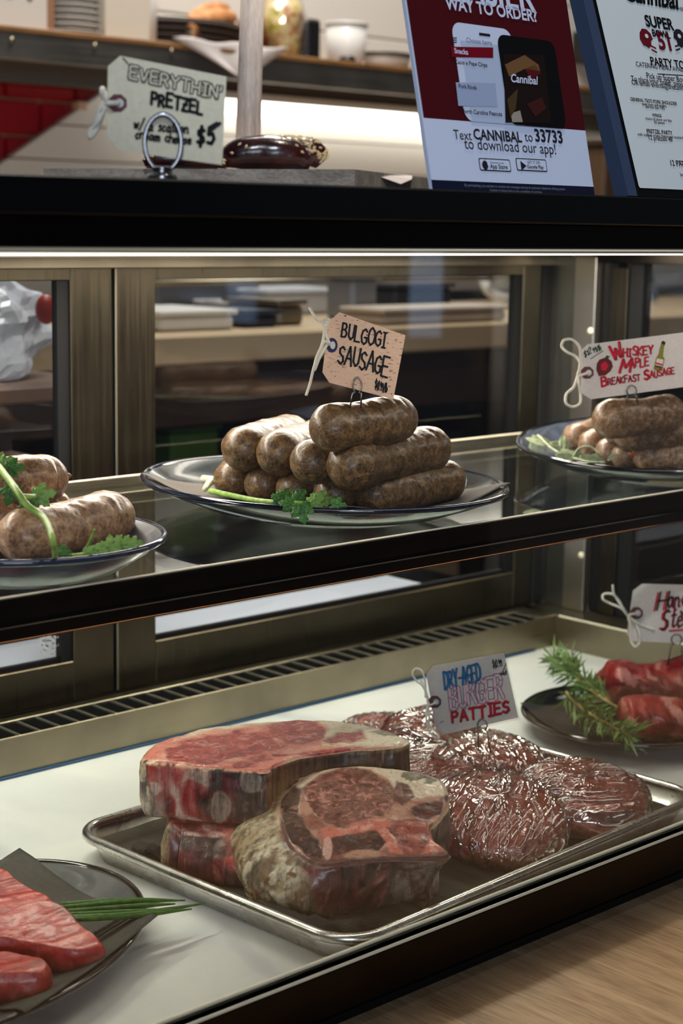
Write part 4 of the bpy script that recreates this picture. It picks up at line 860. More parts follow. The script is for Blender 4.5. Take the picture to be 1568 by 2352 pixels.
def meatlog(label, A, B_, r, seed, fl=.85):
    A, B_ = np.array(A, float), np.array(B_, float); n, seg = 90, 56; t = np.linspace(0, 1, n); L_ = np.linalg.norm(B_-A)
    rad = r*np.clip(1-(np.abs(t*2-1))**26, .03, 1)**.5*(1+.10*np.sin(5*t+seed)); ctr = A+(B_-A)*t[:, None]+np.c_[0*t, 0*t, .004*np.sin(3*t+seed)]
    m_ = MB().tube(ctr, rad, seg); V = np.array(m_.V); ax = np.repeat(ctr, seg, 0); rd = V-ax; V = ax+rd*np.array([1, 1, fl])
    st = fbm(np.c_[(V @ nrm(B_-A))*26, (V @ np.array([.3, -.5, 1]))*120, V[:, 1]*60]+seed, 4); n1 = fbm(V*40+seed, 3)
    V = V+nrm_rows(rd)*(.0075*fbm(V*30+seed, 3)+.0030*st)[:, None]*np.minimum(1, np.linalg.norm(rd, axis=1)/r)[:, None]
    st, n1 = st*1.8, n1*1.8
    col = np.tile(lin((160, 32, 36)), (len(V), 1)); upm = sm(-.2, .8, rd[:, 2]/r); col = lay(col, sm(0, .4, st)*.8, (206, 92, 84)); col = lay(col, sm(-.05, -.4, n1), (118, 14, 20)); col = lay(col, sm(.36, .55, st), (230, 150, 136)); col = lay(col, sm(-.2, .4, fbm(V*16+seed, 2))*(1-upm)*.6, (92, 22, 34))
    root = empty('hanger_steak', (A+B_)/2-np.array([0, 0, r*fl]), label, 'steak', 'hanger steaks on the black plate')
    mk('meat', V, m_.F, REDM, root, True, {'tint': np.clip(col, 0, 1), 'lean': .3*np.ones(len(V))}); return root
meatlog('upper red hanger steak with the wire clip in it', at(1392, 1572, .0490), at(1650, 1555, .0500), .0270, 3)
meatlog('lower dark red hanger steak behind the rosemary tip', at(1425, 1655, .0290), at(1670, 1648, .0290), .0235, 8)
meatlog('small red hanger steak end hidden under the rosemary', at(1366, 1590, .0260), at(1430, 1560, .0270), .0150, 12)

# ================================================================== herbs
def m_leaf(name, a, b_, rough=.45):
    m = pm(name, a, rough, 0, .4); v = texco(m); n = noise(m, v, 160, 3); setc(m, ramp(m, n, [(.3, a), (.7, b_)]))
    m.node_tree.nodes['Principled BSDF'].inputs['Subsurface Weight'].default_value = 0; return m
CIL = m_leaf('cilantro_green', (30, 78, 22), (70, 124, 44)); STEMG = m_leaf('pale_stem', (104, 142, 56), (150, 182, 92)); SAGE = m_leaf('sage_green', (134, 150, 110), (186, 196, 162), .7); ROSE = m_leaf('rosemary_green', (62, 92, 38), (130, 158, 84)); PALEL = m_leaf('pale_cilantro', (84, 128, 50), (138, 172, 90)); CHIV = m_leaf('chive_green', (38, 84, 30), (86, 128, 54), .35)
def leafmesh(base, d, nrm_, L_, W_, lob=0, curl=.2, n=9, seed=0):
    d = nrm(d); nz = nrm(np.asarray(nrm_, float)-(np.asarray(nrm_, float) @ d)*d); s = np.cross(nz, d); V = []; rg = np.random.default_rng(seed)
    for i in range(n):
        t = i/(n-1); wd = W_*math.sin(math.pi*min(1, t*.92+.06))**.8*(1+(lob*math.cos(t*math.pi*5)))
        for k in (-1, -.5, 0, .5, 1): V.append(base+d*L_*(t-.10*lob*abs(k)*math.cos(t*15))+s*wd*k*.5+nz*(-curl*L_*t*t+.10*W_*abs(k)+.05*W_*math.sin(7*t+k*3+seed)))
    return V, [(i*5+k, i*5+k+1, (i+1)*5+k+1, (i+1)*5+k) for i in range(n-1) for k in range(4)]
def sprig(name, label, cat, stems, leaves, smat, lmat, srad=.0017):
    """stems: list of 3D polylines; leaves: (base, dir, normal, L, W, lobes)"""
    allp = np.concatenate([np.asarray(s) for s in stems]) if stems else np.array([l[0] for l in leaves])
    root = empty(name, (allp[:, 0].mean(), allp[:, 1].mean(), allp[:, 2].min()), label, cat)
    for s in stems: MB().tube(catmull(s, 24, False), np.linspace(srad, srad*.7, 24), 8).build('stem', smat, root, True)
    for i, l in enumerate(leaves):
        V, Fc = leafmesh(*l[:5], l[5], .25, 11, i); o = mk('leaf', V, Fc, l[6] if len(l) > 6 else lmat, root, True); md = o.modifiers.new('thickness', 'SOLIDIFY'); md.thickness = .0004
    return root
TC = nrm(-np.array([.69, .72, -.35]))     # roughly towards the shop side and up
RT, BK = np.array([.72, -.69, 0]), np.array([.69, .72, 0])
def tri(base, d, L_, lm=None):            # a lobed cilantro leaf
    L_ = L_*.74
    d = nrm(d); s = nrm(np.cross(TC, d)); out = []
    for a, k in ((0, 1), (.9, .8), (-.9, .8), (1.7, .55), (-1.7, .55)): out.append((base, d*math.cos(a)+s*math.sin(a), TC+.3*s*a, L_*k, L_*k*.62, .32, lm or CIL))
    return out
z_ = .3035
cm = lambda px, py, z: P(px, py, 2, z)
lv = []
for px, py, dx, dy, L_, mt in ((630, 1150, 1, .1, .016, None), (648, 1148, .3, .8, .016, None), (682, 1150, .4, .8, .017, None), (690, 1162, .2, -1, .020, None), (668, 1160, -.7, .2, .014, None), (730, 1152, 1, .15, .020, PALEL), (716, 1156, .6, .5, .016, PALEL), (765, 1160, 1, -.1, .016, None)):
    lv += tri(cm(px, py, .3035), RT*dx+np.array([0, 0, 1])*dy*.7+BK*dy*.3, L_, mt)
sprig('cilantro_sprig', 'green cilantro sprig lying at the front of the large platter', 'herb', [[cm(484, 1128, .297), cm(540, 1140, .299), cm(600, 1151, .301), cm(680, 1156, .302), cm(745, 1158, .302)]], lv, STEMG, CIL, .0026)
sprig('scallion_stub', 'pale scallion root end beside the leftmost sausage', 'scallion', [[cm(466, 1100, .299), cm(500, 1102, .300), cm(540, 1104, .300)], [cm(487, 1104, .300), cm(478, 1112, .298), cm(470, 1124, .297)]], [], pm('scallion_white', (214, 216, 176), .4), CIL, .0034)
lv = []
for px, py, dx, dy, L_, z2, mt in ((20, 1074, 1, .1, .016, .347, None), (-5, 1072, .7, .5, .02, .347, PALEL), (84, 1140, 1, .35, .019, .335, PALEL), (62, 1150, .2, -1, .016, .33, None), (30, 1120, -.2, -.8, .018, .338, None), (132, 1272, .9, .1, .014, .300, CIL), (140, 1278, 1, -.1, .012, .300, CIL)):
    lv += tri(cm(px, py, z2), RT*dx+np.array([0, 0, 1])*dy*.7+BK*dy*.3, L_, mt)
sprig('parsley_stem', 'long green herb stem draped over the pale sausages', 'herb', [[cm(-20, 1050, .35), cm(30, 1115, .344), cm(62, 1160, .334), cm(100, 1188, .328), cm(116, 1222, .326), cm(124, 1256, .318), cm(127, 1284, .300)], [cm(48, 1142, .338), cm(70, 1142, .337), cm(86, 1139, .335)]], lv, STEMG, PALEL, .0026)
lv = []
for px, py, dx, dy, L_ in ((238, 1262, 1, .2, .016), (255, 1256, .5, .8, .015), (280, 1256, 1, .3, .016), (215, 1268, .9, .2, .013), (196, 1272, 1, 0, .012), (300, 1250, .9, .2, .012)): lv += tri(cm(px, py, .303), RT*dx+np.array([0, 0, 1])*dy*.7+BK*dy*.3, L_, PALEL)
sprig('cilantro_sprig', 'pale green leafy sprig at the rim of the left plate', 'herb', [[cm(160, 1277, .300), cm(220, 1268, .3015), cm(300, 1252, .303)], [cm(198, 1262, .301), cm(208, 1240, .310), cm(217, 1216, .318)]], lv, STEMG, PALEL, .0013)
lv = []
for px, py, dx, dy, L_, W_ in ((1235, 992, 1, -.9, .024, .010), (1222, 1002, 1, -.5, .026, .010), (1262, 1018, 1, -.3, .026, .013), (1252, 1024, -1, .7, .028, .010), (1290, 1036, .1, 1, .026, .013), (1280, 1030, .6, .5, .022, .012), (1300, 1040, 1, -.3, .024, .014), (1330, 1050, 1, -.2, .024, .013), (1350, 1048, 1, -.25, .022, .012), (1395, 1058, .5, .6, .014, .008), (1318, 1044, -.8, .3, .020, .012), (1275, 1046, 1, -.1, .03, .012)):
    lv.append((cm(px, py, .3045), RT*dx+np.array([0, 0, 1])*dy*.6+BK*dy*.4, TC, L_*.8, W_*.62, .06))
sprig('sage_sprig', 'pale grey green sage leaves on the right shelf plate', 'herb', [[cm(1235, 1000, .304), cm(1275, 1035, .303), cm(1340, 1058, .302), (cm(1390, 1062, .302))], [cm(1315, 1050, .303), cm(1330, 1030, .310), cm(1355, 1026, .312), cm(1378, 1042, .306)]], lv, SAGE, SAGE, .0012)
# rosemary
def rosemary(label, stem, n, seed, L0=.021, spread=1.0):
    rg = np.random.default_rng(seed); A = catmull(stem, 60, False)
    root = empty('rosemary_sprig', (A[:, 0].mean(), A[:, 1].mean(), A[:, 2].min()), label, 'herb', 'rosemary beside the hanger steaks')
    MB().tube(A, np.linspace(.0020, .0010, 60), 8).build('stem', m_leaf('rosemary_stem', (150, 120, 70), (186, 160, 104)), root, True)
    nd = MB(); T = np.gradient(A, axis=0)
    for i in range(n):
        k = rg.uniform(0, 59); j = int(k); b_ = A[j]; t = nrm(T[j]); a = rg.uniform(0, 2*math.pi); u = nrm(np.cross(t, [0, 0, 1.0])); v_ = np.cross(t, u); rd = math.cos(a)*u+math.sin(a)*v_
        d = nrm(rd*rg.uniform(.6, 1.2)*spread+t*rg.uniform(.5, 1.1)); L_ = L0*1.15*rg.uniform(.7, 1.25); s = nrm(np.cross(d, rg.normal(size=3))); c_ = np.cross(d, s)
        pts = [b_, b_+d*L_*.5+c_*L_*.06, b_+d*L_+c_*L_*rg.uniform(-.05, .2)]
        pts = [np.r_[p[:2], max(p[2], .0125)] for p in pts]; w_ = .00145*rg.uniform(.85, 1.3)
        V = [pts[0]-s*w_*.4, pts[0]+s*w_*.4, pts[1]-s*w_, pts[1]+c_*w_*.5, pts[1]+s*w_, pts[2]]
        nd.add(V, [(0, 2, 3), (0, 3, 1), (1, 3, 4), (2, 5, 3), (3, 5, 4), (0, 1, 4, 2), (2, 4, 5)])
    o = nd.build('needles', ROSE, root); o['kind'] = 'stuff'; return root
rosemary('rosemary sprig with its tip standing up at the left of the black plate', [at(1425, 1630, .030), at(1370, 1595, .040), at(1320, 1555, .048), at(1285, 1530, .052), at(1268, 1508, .056)], 135, 3)
rosemary('second rosemary sprig reaching up behind the first beside the red steak', [at(1400, 1610, .034), at(1350, 1570, .046), at(1320, 1535, .056), at(1308, 1512, .060)], 75, 7, .020)
rosemary('long rosemary sprig in front whose pale tip hangs over the rim', [at(1300, 1590, .034), at(1340, 1630, .034), at(1390, 1660, .034), at(1430, 1682, .032), at(1450, 1690, .031)], 165, 5, .023)
# chives
for i, (a, b_, c_) in enumerate([((130, 2086, .037), (300, 2070, .030), (425, 2068, .024)), ((150, 2094, .036), (300, 2082, .029), (402, 2076, .024)), ((150, 2102, .036), (300, 2094, .029), (420, 2090, .024)), ((160, 2108, .035), (320, 2098, .028), (470, 2075, .020)), ((140, 2078, .037), (280, 2068, .031), (380, 2067, .026)), ((165, 2112, .034), (300, 2104, .028), (440, 2088, .022))]):
    A = catmull([at(*a), at(*b_), at(*c_)], 24, False)
    tag(MB().tube(A, np.r_[np.full(16, .0021), np.linspace(.0020, .0006, 8)], 8).build('chive', CHIV, None, True), ['chive blade along the top of the bundle with blunt pale tip', 'chive blade just under the top one', 'chive blade in the middle of the bundle', 'longest chive blade with thin tip curving upward', 'thick chive blade at the back of the bundle', 'lowest chive blade of the bundle'][i], 'chive', 'chives on the lower left plate')

# ================================================================== lettering helpers
GL_ = {'A': [[(0, 0), (.35, 1), (.7, 0)], [(.13, .36), (.57, .36)]], 'B': [[(0, 0), (0, 1), (.42, .98), (.54, .78), (.42, .56), (0, .52)], [(.4, .55), (.64, .3), (.48, .03), (0, 0)]], 'C': [[(.62, .82), (.4, 1), (.12, .85), (0, .5), (.12, .14), (.4, 0), (.64, .18)]],
 'D': [[(0, 0), (0, 1), (.35, .96), (.62, .7), (.62, .32), (.36, .04), (0, 0)]], 'E': [[(.6, 1), (0, 1), (0, 0), (.62, 0)], [(0, .52), (.5, .52)]], 'F': [[(.6, 1), (0, 1), (0, 0)], [(0, .52), (.5, .52)]], 'G': [[(.62, .84), (.4, 1), (.12, .85), (0, .5), (.12, .14), (.4, 0), (.64, .16), (.64, .45), (.36, .45)]],
 'H': [[(0, 0), (0, 1)], [(.62, 0), (.62, 1)], [(0, .52), (.62, .52)]], 'I': [[(.25, 0), (.25, 1)], [(.05, 1), (.45, 1)], [(.05, 0), (.45, 0)]], 'K': [[(0, 0), (0, 1)], [(.6, 1), (0, .45), (.62, 0)]], 'L': [[(0, 1), (0, 0), (.58, 0)]], 'M': [[(0, 0), (.06, 1), (.4, .35), (.74, 1), (.8, 0)]],
 'N': [[(0, 0), (0, 1), (.62, 0), (.62, 1)]], 'O': [[(.32, 1), (.08, .82), (0, .5), (.08, .16), (.32, 0), (.58, .16), (.66, .5), (.58, .82), (.32, 1)]], 'P': [[(0, 0), (0, 1), (.44, .98), (.6, .76), (.44, .5), (0, .48)]], 'R': [[(0, 0), (0, 1), (.44, .98), (.58, .76), (.44, .52), (0, .48)], [(.3, .48), (.64, 0)]],
 'S': [[(.58, .86), (.34, 1), (.06, .84), (.1, .6), (.5, .42), (.58, .18), (.32, 0), (0, .14)]], 'T': [[(0, 1), (.7, 1)], [(.35, 1), (.35, 0)]], 'U': [[(0, 1), (.03, .22), (.3, 0), (.56, .2), (.6, 1)]], 'V': [[(0, 1), (.33, 0), (.66, 1)]], 'W': [[(0, 1), (.2, 0), (.45, .7), (.7, 0), (.95, 1)]], 'Y': [[(0, 1), (.33, .5), (.66, 1)], [(.33, .5), (.33, 0)]],
 'Z': [[(0, 1), (.6, 1), (0, 0), (.62, 0)], [(.1, .5), (.5, .5)]], '$': [[(.56, .82), (.3, .94), (.06, .8), (.1, .6), (.5, .42), (.56, .2), (.3, .06), (.02, .2)], [(.3, 1.12), (.3, -.12)]], '5': [[(.7, 1.2), (.08, .95), (.06, .55), (.4, .6), (.56, .3), (.36, .02), (.02, .1)]], '1': [[(.1, .8), (.3, 1), (.3, 0)]], '0': [[(.3, 1), (.05, .75), (.02, .3), (.28, 0), (.54, .3), (.52, .75), (.3, 1)]],
 '2': [[(.02, .8), (.3, 1), (.54, .76), (.3, .4), (0, 0), (.58, 0)]], '4': [[(.45, 0), (.45, 1), (0, .35), (.6, .35)]], '9': [[(.52, .7), (.3, .5), (.05, .7), (.28, 1), (.52, .78), (.45, 0)]], '-': [[(.05, .45), (.45, .45)]], "'": [[(.1, 1.05), (.05, .7)]], '/': [[(0, -.1), (.5, 1.1)]], '.': [[(.1, 0), (.16, .05)]],
 'a': [[(.46, .5), (.24, .58), (.02, .3), (.2, 0), (.42, .2), (.46, .55), (.48, .08), (.6, .02)]], 'n': [[(0, .56), (.02, 0)], [(.02, .35), (.22, .58), (.4, .45), (.42, .06), (.55, .04)]], 'g': [[(.44, .5), (.22, .58), (.02, .32), (.2, .06), (.42, .28), (.44, .55), (.42, -.3), (.2, -.42), (.02, -.25)]], 'e': [[(.04, .28), (.42, .34), (.34, .56), (.12, .5), (.02, .22), (.2, 0), (.48, .12)]],
 'r': [[(.02, .56), (.04, 0)], [(.04, .34), (.2, .56), (.4, .5)]], 't': [[(.2, .95), (.16, .1), (.3, 0), (.42, .1)], [(0, .6), (.4, .6)]], 's': [[(.36, .5), (.16, .58), (.04, .44), (.32, .22), (.3, .04), (.02, .04)]], 'c': [[(.4, .46), (.2, .58), (.02, .28), (.2, 0), (.42, .12)]], 'l': [[(.08, 1), (.06, .08), (.2, .0)]], 'i': [[(.08, .56), (.08, .04), (.18, 0)], [(.08, .78), (.09, .82)]],
 'o': [[(.22, .58), (.02, .3), (.2, 0), (.44, .28), (.22, .58)]], 'm': [[(0, .56), (.02, 0)], [(.02, .35), (.18, .58), (.3, .4), (.3, .02)], [(.3, .36), (.46, .58), (.58, .4), (.6, .02)]], 'h': [[(.02, 1), (.02, 0)], [(.02, .35), (.22, .56), (.4, .42), (.42, .02)]], 'w': [[(0, .56), (.12, 0), (.28, .44), (.44, 0), (.58, .6)]], 'k': [[(.02, 1), (.02, 0)], [(.38, .56), (.02, .26), (.42, 0)]], 'f': [[(.4, .9), (.24, 1), (.14, .8), (.12, 0)], [(0, .56), (.34, .56)]], 'p': [[(.02, .56), (.0, -.4)], [(.02, .4), (.22, .58), (.44, .32), (.24, .02), (.02, .14)]], 'b': [[(.02, 1), (.02, .05), (.24, .0), (.42, .28), (.24, .54), (.02, .4)]], ' ': []}
def glyph_w(ch): return .4 if ch == ' ' else max([p[0] for s in GL_[ch] for p in s]+[.2])
def layout(s, gap=.22, jit=.03, seed=0):
    rg = np.random.default_rng(seed); x = 0; out = []
    for ch in s:
        dy = rg.normal()*jit; k = 1+rg.normal()*jit
        for st in GL_[ch]: out.append([(x+px*k, py*k+dy) for px, py in st])
        x += glyph_w(ch)+gap
    return out, x-gap
def ribbons(polys, wd, n, lift):
    m_ = MB(); n = nrm(n)
    for p in polys:
        p = np.asarray(p, float)
        for a, b_ in zip(p[:-1], p[1:]):
            d = b_-a; L_ = np.linalg.norm(d)
            if L_ < 1e-7: continue
            d = d/L_; s = np.cross(n, d)*wd/2; e = d*wd*.38; o = n*lift
            m_.add([a-e*.4-s+o, a-e-s*.35+o, a-e+s*.35+o, a-e*.4+s+o, b_+e*.4+s+o, b_+e+s*.35+o, b_+e-s*.35+o, b_+e*.4-s+o], [(7, 6, 5, 4, 3, 2, 1, 0)])
    return m_
INKS = {k: pm('ink_'+k, c, .6, 0, .2) for k, c in dict(black=(20, 20, 22), red=(196, 22, 48), blue=(32, 120, 176), pink=(228, 190, 204), green=(24, 70, 44), navy=(40, 44, 80), cream=(226, 220, 196), brown=(96, 24, 26), olive=(130, 124, 40), card=(222, 206, 200), maroon=(120, 16, 30)).items()}
MAROON = pm('maroon_patch', (92, 32, 44), .6); TWINE = pm('white_twine', (226, 220, 206), .8); WIRE = pm('spring_wire', (120, 116, 110), .25, 1.0); LAM = m_glass('laminate', (.97, .97, .97), .8, .06)
class Tag:
    def __init__(s, label, pt, n, px, cardcol, off=0.0):
        """px: outline in photo order TL.. with chamfered left corners: (tlA,tlB,tr,br,blB,blA)"""
        s.n = nrm(n); s.pt = np.asarray(pt, float)
        s.O = [PL(*q, s.pt, s.n) for q in px]
        if (np.cross(s.O[2]-s.O[1], s.O[3]-s.O[2]) @ s.n) > 0: pass
        c = np.mean(s.O, 0); s.root = empty('price_tag', (c[0], c[1], min(o[2] for o in s.O)), label, 'sign')
        m = pm('card_'+label.replace(' ', '_')[:24], cardcol, .55); v = texco(m); nn = noise(m, v, 300, 3); setc(m, ramp(m, nn, [(.3, tuple(x*.95 for x in cardcol)), (.7, cardcol)]))
        MB().prism(s.O, -s.n*.0012).build('card', m, s.root); s.mat = m
    def q(s, px, py, lift=0.0): return PL(px, py, s.pt, s.n)+s.n*lift
    def write(s, txt, a, b_, h, wd, layers, gap=.22, jit=.03, seed=0, slant=0.0, name='lettering'):
        """a,b_: photo points of baseline start and end; h: photo point above start"""
        A, B_, H = s.q(*a), s.q(*b_), s.q(*h); polys, W_ = layout(txt, gap, jit, seed)
        for i, (ink, k, dx, dy) in enumerate(layers):
            P3 = [[A+(B_-A)*((x+slant*y+dx)/W_)+(H-A)*(y+dy) for x, y in pl] for pl in polys]
            ribbons(P3, wd*k, s.n, .0005+.00022*i).build(name, INKS[ink], s.root)
    def poly(s, pts, ink, lift=.0004, name='drawing'):
        A = [s.q(*p, lift) for p in pts]; m_ = MB(); m_.add(A, [tuple(range(len(A)))[::-1]]); return m_.build(name, INKS[ink] if isinstance(ink, str) else ink, s.root)
    def line(s, pts, wd, ink, lift=.0006, name='drawing', sm_=False):
        A = [s.q(*p) for p in pts]; A = catmull(A, len(A)*6, False) if sm_ else A
        return ribbons([A], wd, s.n, lift).build(name, INKS[ink], s.root)
    def eyelet(s, c, r, hole=.45):
        t = np.linspace(0, 2*math.pi, 8, endpoint=False)+.39; t2 = np.linspace(0, 2*math.pi, 20, endpoint=False)
        s.poly([(c[0]+r*math.cos(a)*1.05-r*.12, c[1]+r*math.sin(a)) for a in t], MAROON, .0004, 'eyelet_patch')
        s.poly([(c[0]+r*.1+r*hole*math.cos(a), c[1]+r*hole*math.sin(a)) for a in t2], pm('eyelet_hole', (196, 196, 194), .4), .0007, 'eyelet')
    def twine(s, paths, r=.0011):
        for p in paths:
            A = catmull([s.q(x, y, .002+(.003 if i % 2 else 0)) for i, (x, y) in enumerate(p)], len(p)*7, False)
            m_ = MB().tube(A, r, 7); m_.build('twine', TWINE, s.root, True)
def wireclip(label, t, legs, loop, base, r=.0007):
    """legs: two photo x at the foot; loop: centre px, radii px; base: photo y and depth given by the tag plane"""
    (xa, ya), (xb, yb) = legs; cx, cy, rx, ry = loop
    th = np.linspace(.62*math.pi, 2*math.pi*1.0+.38*math.pi, 26)
    pts = [(xa, ya), (xa+(cx-rx*.9-xa)*.9, cy+ry*1.0)]+[(cx+rx*math.cos(a), cy+ry*math.sin(a)) for a in th]+[(xb+(cx+rx*.9-xb)*.9, cy+ry*1.0), (xb, yb)]
    A = np.array([t.q(x, y, .003) for x, y in pts])
    o = MB().tube(A, r, 8).build('wire_clip', WIRE, None, True); tag(o, label, 'wire clip'); return o
CAMH = lambda p: nrm(np.array([CAM[0]-p[0], CAM[1]-p[1], 0]))
def facing(p, yaw=0.0, tilt=0.0):
    d = CAMH(p); c, s = math.cos(yaw), math.sin(yaw); d = np.array([d[0]*c-d[1]*s, d[0]*s+d[1]*c, 0]); return nrm(d+np.array([0, 0, tilt]))
# --- bulgogi
p = P(818, 932, 2, Z3+.019)
t = Tag('speckled tan hand-lettered tag above the middle sausages', p, facing(p, .0, .10), [(755, 737), (779, 717), (931, 770), (903, 917), (756, 879), (740, 855)], (216, 178, 150))
v = texco(t.mat); sp = noise(t.mat, texco(t.mat, (260, 260, 700)), 1.0, 2); 
setc(t.mat, ramp(t.mat, sp, [(.30, (120, 76, 60)), (.37, (214, 176, 150)), (.7, (224, 186, 160))]))
t.write('BULGOGI', (783, 776), (884, 799), (788, 741), .0015, [('black', 1, 0, 0)], .16, .04, 3)
t.write('SAUSAGE', (775, 832), (888, 865), (782, 790), .0016, [('black', 1, 0, 0)], .14, .05, 5)
t.write('$11.99/lb', (860, 893), (888, 902), (862, 874), .0009, [('black', 1, 0, 0)], .1, .05, 6) if 'l' in GL_ else None
th = np.linspace(0, 2*math.pi, 20, endpoint=False)
t.poly([(762+13*math.cos(a), 793+17*math.sin(a)) for a in th], INKS['navy'], .0004, 'eyelet_patch'); t.poly([(764+6*math.cos(a), 793+9*math.sin(a)) for a in th], pm('eyelet_hole', (196, 196, 194), .4), .0007, 'eyelet')
t.twine([[(711, 706), (722, 726), (735, 740), (752, 742), (748, 765), (757, 790)], [(757, 792), (745, 785), (735, 810), (722, 840), (712, 880), (703, 908)], [(735, 740), (745, 755), (740, 790), (726, 825), (722, 850), (735, 820), (752, 790)], [(752, 742), (756, 735), (742, 735)]], .0012)
wireclip('wire clip holding the bulgogi tag in the topmost sausage', t, ((803, 938), (829, 938)), (820, 885, 10, 18), 0)
# --- burger
p = P(1110, 1728, 2, .052)
t = Tag('white laminated hand-lettered tag above the wrapped patties', p, facing(p, -.05, .12), [(979, 1549), (994, 1530), (1157, 1500), (1190, 1648), (1019, 1687), (999, 1672)], (214, 204, 196))
t.write('DRY-AGED', (1022, 1584), (1104, 1562), (1018, 1545), .0014, [('navy', 1.5, 0, 0), ('blue', 1, 0, 0)], .16, .03, 1)
t.write('BURGER', (1036, 1631), (1156, 1604), (1031, 1577), .0032, [('black', 1.1, 0, 0), ('pink', .78, 0, 0)], .18, .04, 2)
t.write('PATTIES', (1038, 1660), (1168, 1634), (1036, 1634), .0017, [('maroon', 1.5, .04, -.05), ('red', 1, 0, 0)], .2, .03, 3)
t.write('$10.99', (1132, 1535), (1153, 1530), (1130, 1519), .0008, [('black', 1, 0, 0)], .12, .05, 6); t.line([(1148, 1556), (1162, 1524)], .0007, 'black'); t.write('pack', (1148, 1553), (1164, 1548), (1148, 1540), .0007, [('black', 1, 0, 0)], .1, .05, 4)
t.eyelet((1000, 1612), 15); t.line([(1010, 1660), (1018, 1656)], .0006, 'brown')
MB().prism([t.q(*q, .0010) for q in ((975, 1548), (993, 1525), (1160, 1494), (1195, 1651), (1018, 1692), (995, 1676))], t.n*.0002).build('laminate', LAM, t.root)
t.twine([[(1002, 1613), (985, 1616), (979, 1590), (970, 1572), (956, 1562), (948, 1545), (955, 1535), (970, 1540), (976, 1565), (978, 1600)], [(985, 1612), (980, 1640), (983, 1672), (996, 1690), (1008, 1694)], [(984, 1606), (976, 1580), (967, 1562)], [(984, 1616), (986, 1650), (984, 1680)]], .0010)
wireclip('wire clip holding the burger tag between the patties', t, ((1099, 1722), (1127, 1732)), (1108, 1664, 11, 13), 0)
# --- whiskey
p = P(1455, 928, 2, .3645)
t = Tag('white card with red hand lettering above the maple sausages', p, facing(p, .15, .05), [(1333, 806), (1351, 791), (1622, 757), (1622, 882), (1357, 917), (1334, 903)], (214, 204, 200))
t.write('$12', (1342, 822), (1358, 812), (1340, 808), .0009, [('green', 1, 0, 0)], .14, .05, 2); t.write('99/lb', (1362, 812), (1380, 803), (1360, 800), .0008, [('green', 1, 0, 0)], .1, .05, 3); t.line([(1356, 824), (1384, 806)], .0007, 'green')
t.write('W', (1408, 828), (1430, 818), (1398, 797), .0021, [('maroon', 1.15, .06, -.03), ('red', 1, 0, 0)], .2, .03, 1); t.write('HISKEY', (1430, 820), (1498, 813), (1430, 800), .0012, [('maroon', 1.1, .10, -.04), ('red', 1, 0, 0)], .2, .05, 2)
t.write('M', (1421, 856), (1444, 854), (1428, 826), .0020, [('maroon', 1.15, .06, -.03), ('red', 1, 0, 0)], .2, .03, 1); t.write('APLE', (1446, 846), (1488, 838), (1446, 827), .0012, [('maroon', 1.1, .10, -.04), ('red', 1, 0, 0)], .2, .05, 4)
t.write('B', (1382, 888), (1394, 885), (1380, 868), .0020, [('red', 1, 0, 0)], .2, .03, 1); t.write('REAKFAST', (1396, 884), (1470, 874), (1395, 869), .0011, [('red', 1.2, 0, 0), ('maroon', .7, .06, 0)], .2, .04, 5); t.write('S', (1480, 873), (1490, 871), (1478, 852), .0022, [('red', 1, 0, 0)], .2, .03, 1); t.write('AUSAGE', (1492, 869), (1548, 858), (1491, 854), .0011, [('maroon', 1.2, .04, 0), ('red', .7, 0, 0)], .2, .04, 6)
t.poly([(1370, 835), (1376, 826), (1392, 820), (1404, 830), (1407, 842), (1402, 852), (1390, 862), (1375, 864), (1369, 850)], 'brown', .0004, 'apple_drawing'); t.poly([(1379, 836), (1390, 830), (1397, 840), (1390, 852), (1380, 850)], 'red', .0006, 'apple_drawing'); t.poly([(1389, 822), (1392, 816), (1400, 818), (1397, 823)], 'green', .0006, 'apple_drawing')
t.poly([(1500, 848), (1506, 822), (1512, 812), (1516, 795), (1519, 785), (1527, 787), (1524, 800), (1522, 818), (1526, 824), (1520, 852), (1508, 853)], 'olive', .0004, 'bottle_drawing'); t.poly([(1504, 838), (1508, 823), (1523, 826), (1520, 842)], 'card', .0006, 'bottle_drawing'); t.line([(1506, 834), (1520, 838)], .0016, 'red', .0008); t.line([(1505, 841), (1518, 844)], .0014, 'green', .0008); t.poly([(1517, 788), (1521, 782), (1528, 786), (1526, 793)], 'black', .0006, 'bottle_drawing')
t.eyelet((1350, 856), 15)
t.twine([[(1352, 855), (1336, 860), (1326, 861), (1331, 835), (1320, 818), (1300, 808), (1289, 795), (1294, 781), (1312, 780), (1328, 795), (1332, 820), (1328, 850), (1325, 862)], [(1326, 862), (1316, 888), (1300, 905), (1298, 925), (1314, 934), (1330, 926), (1332, 905), (1327, 880), (1326, 862)]], .0014)
wireclip('wire clip holding the white card in the top maple sausage', t, ((1437, 930), (1463, 930)), (1449, 897, 11, 12), 0)
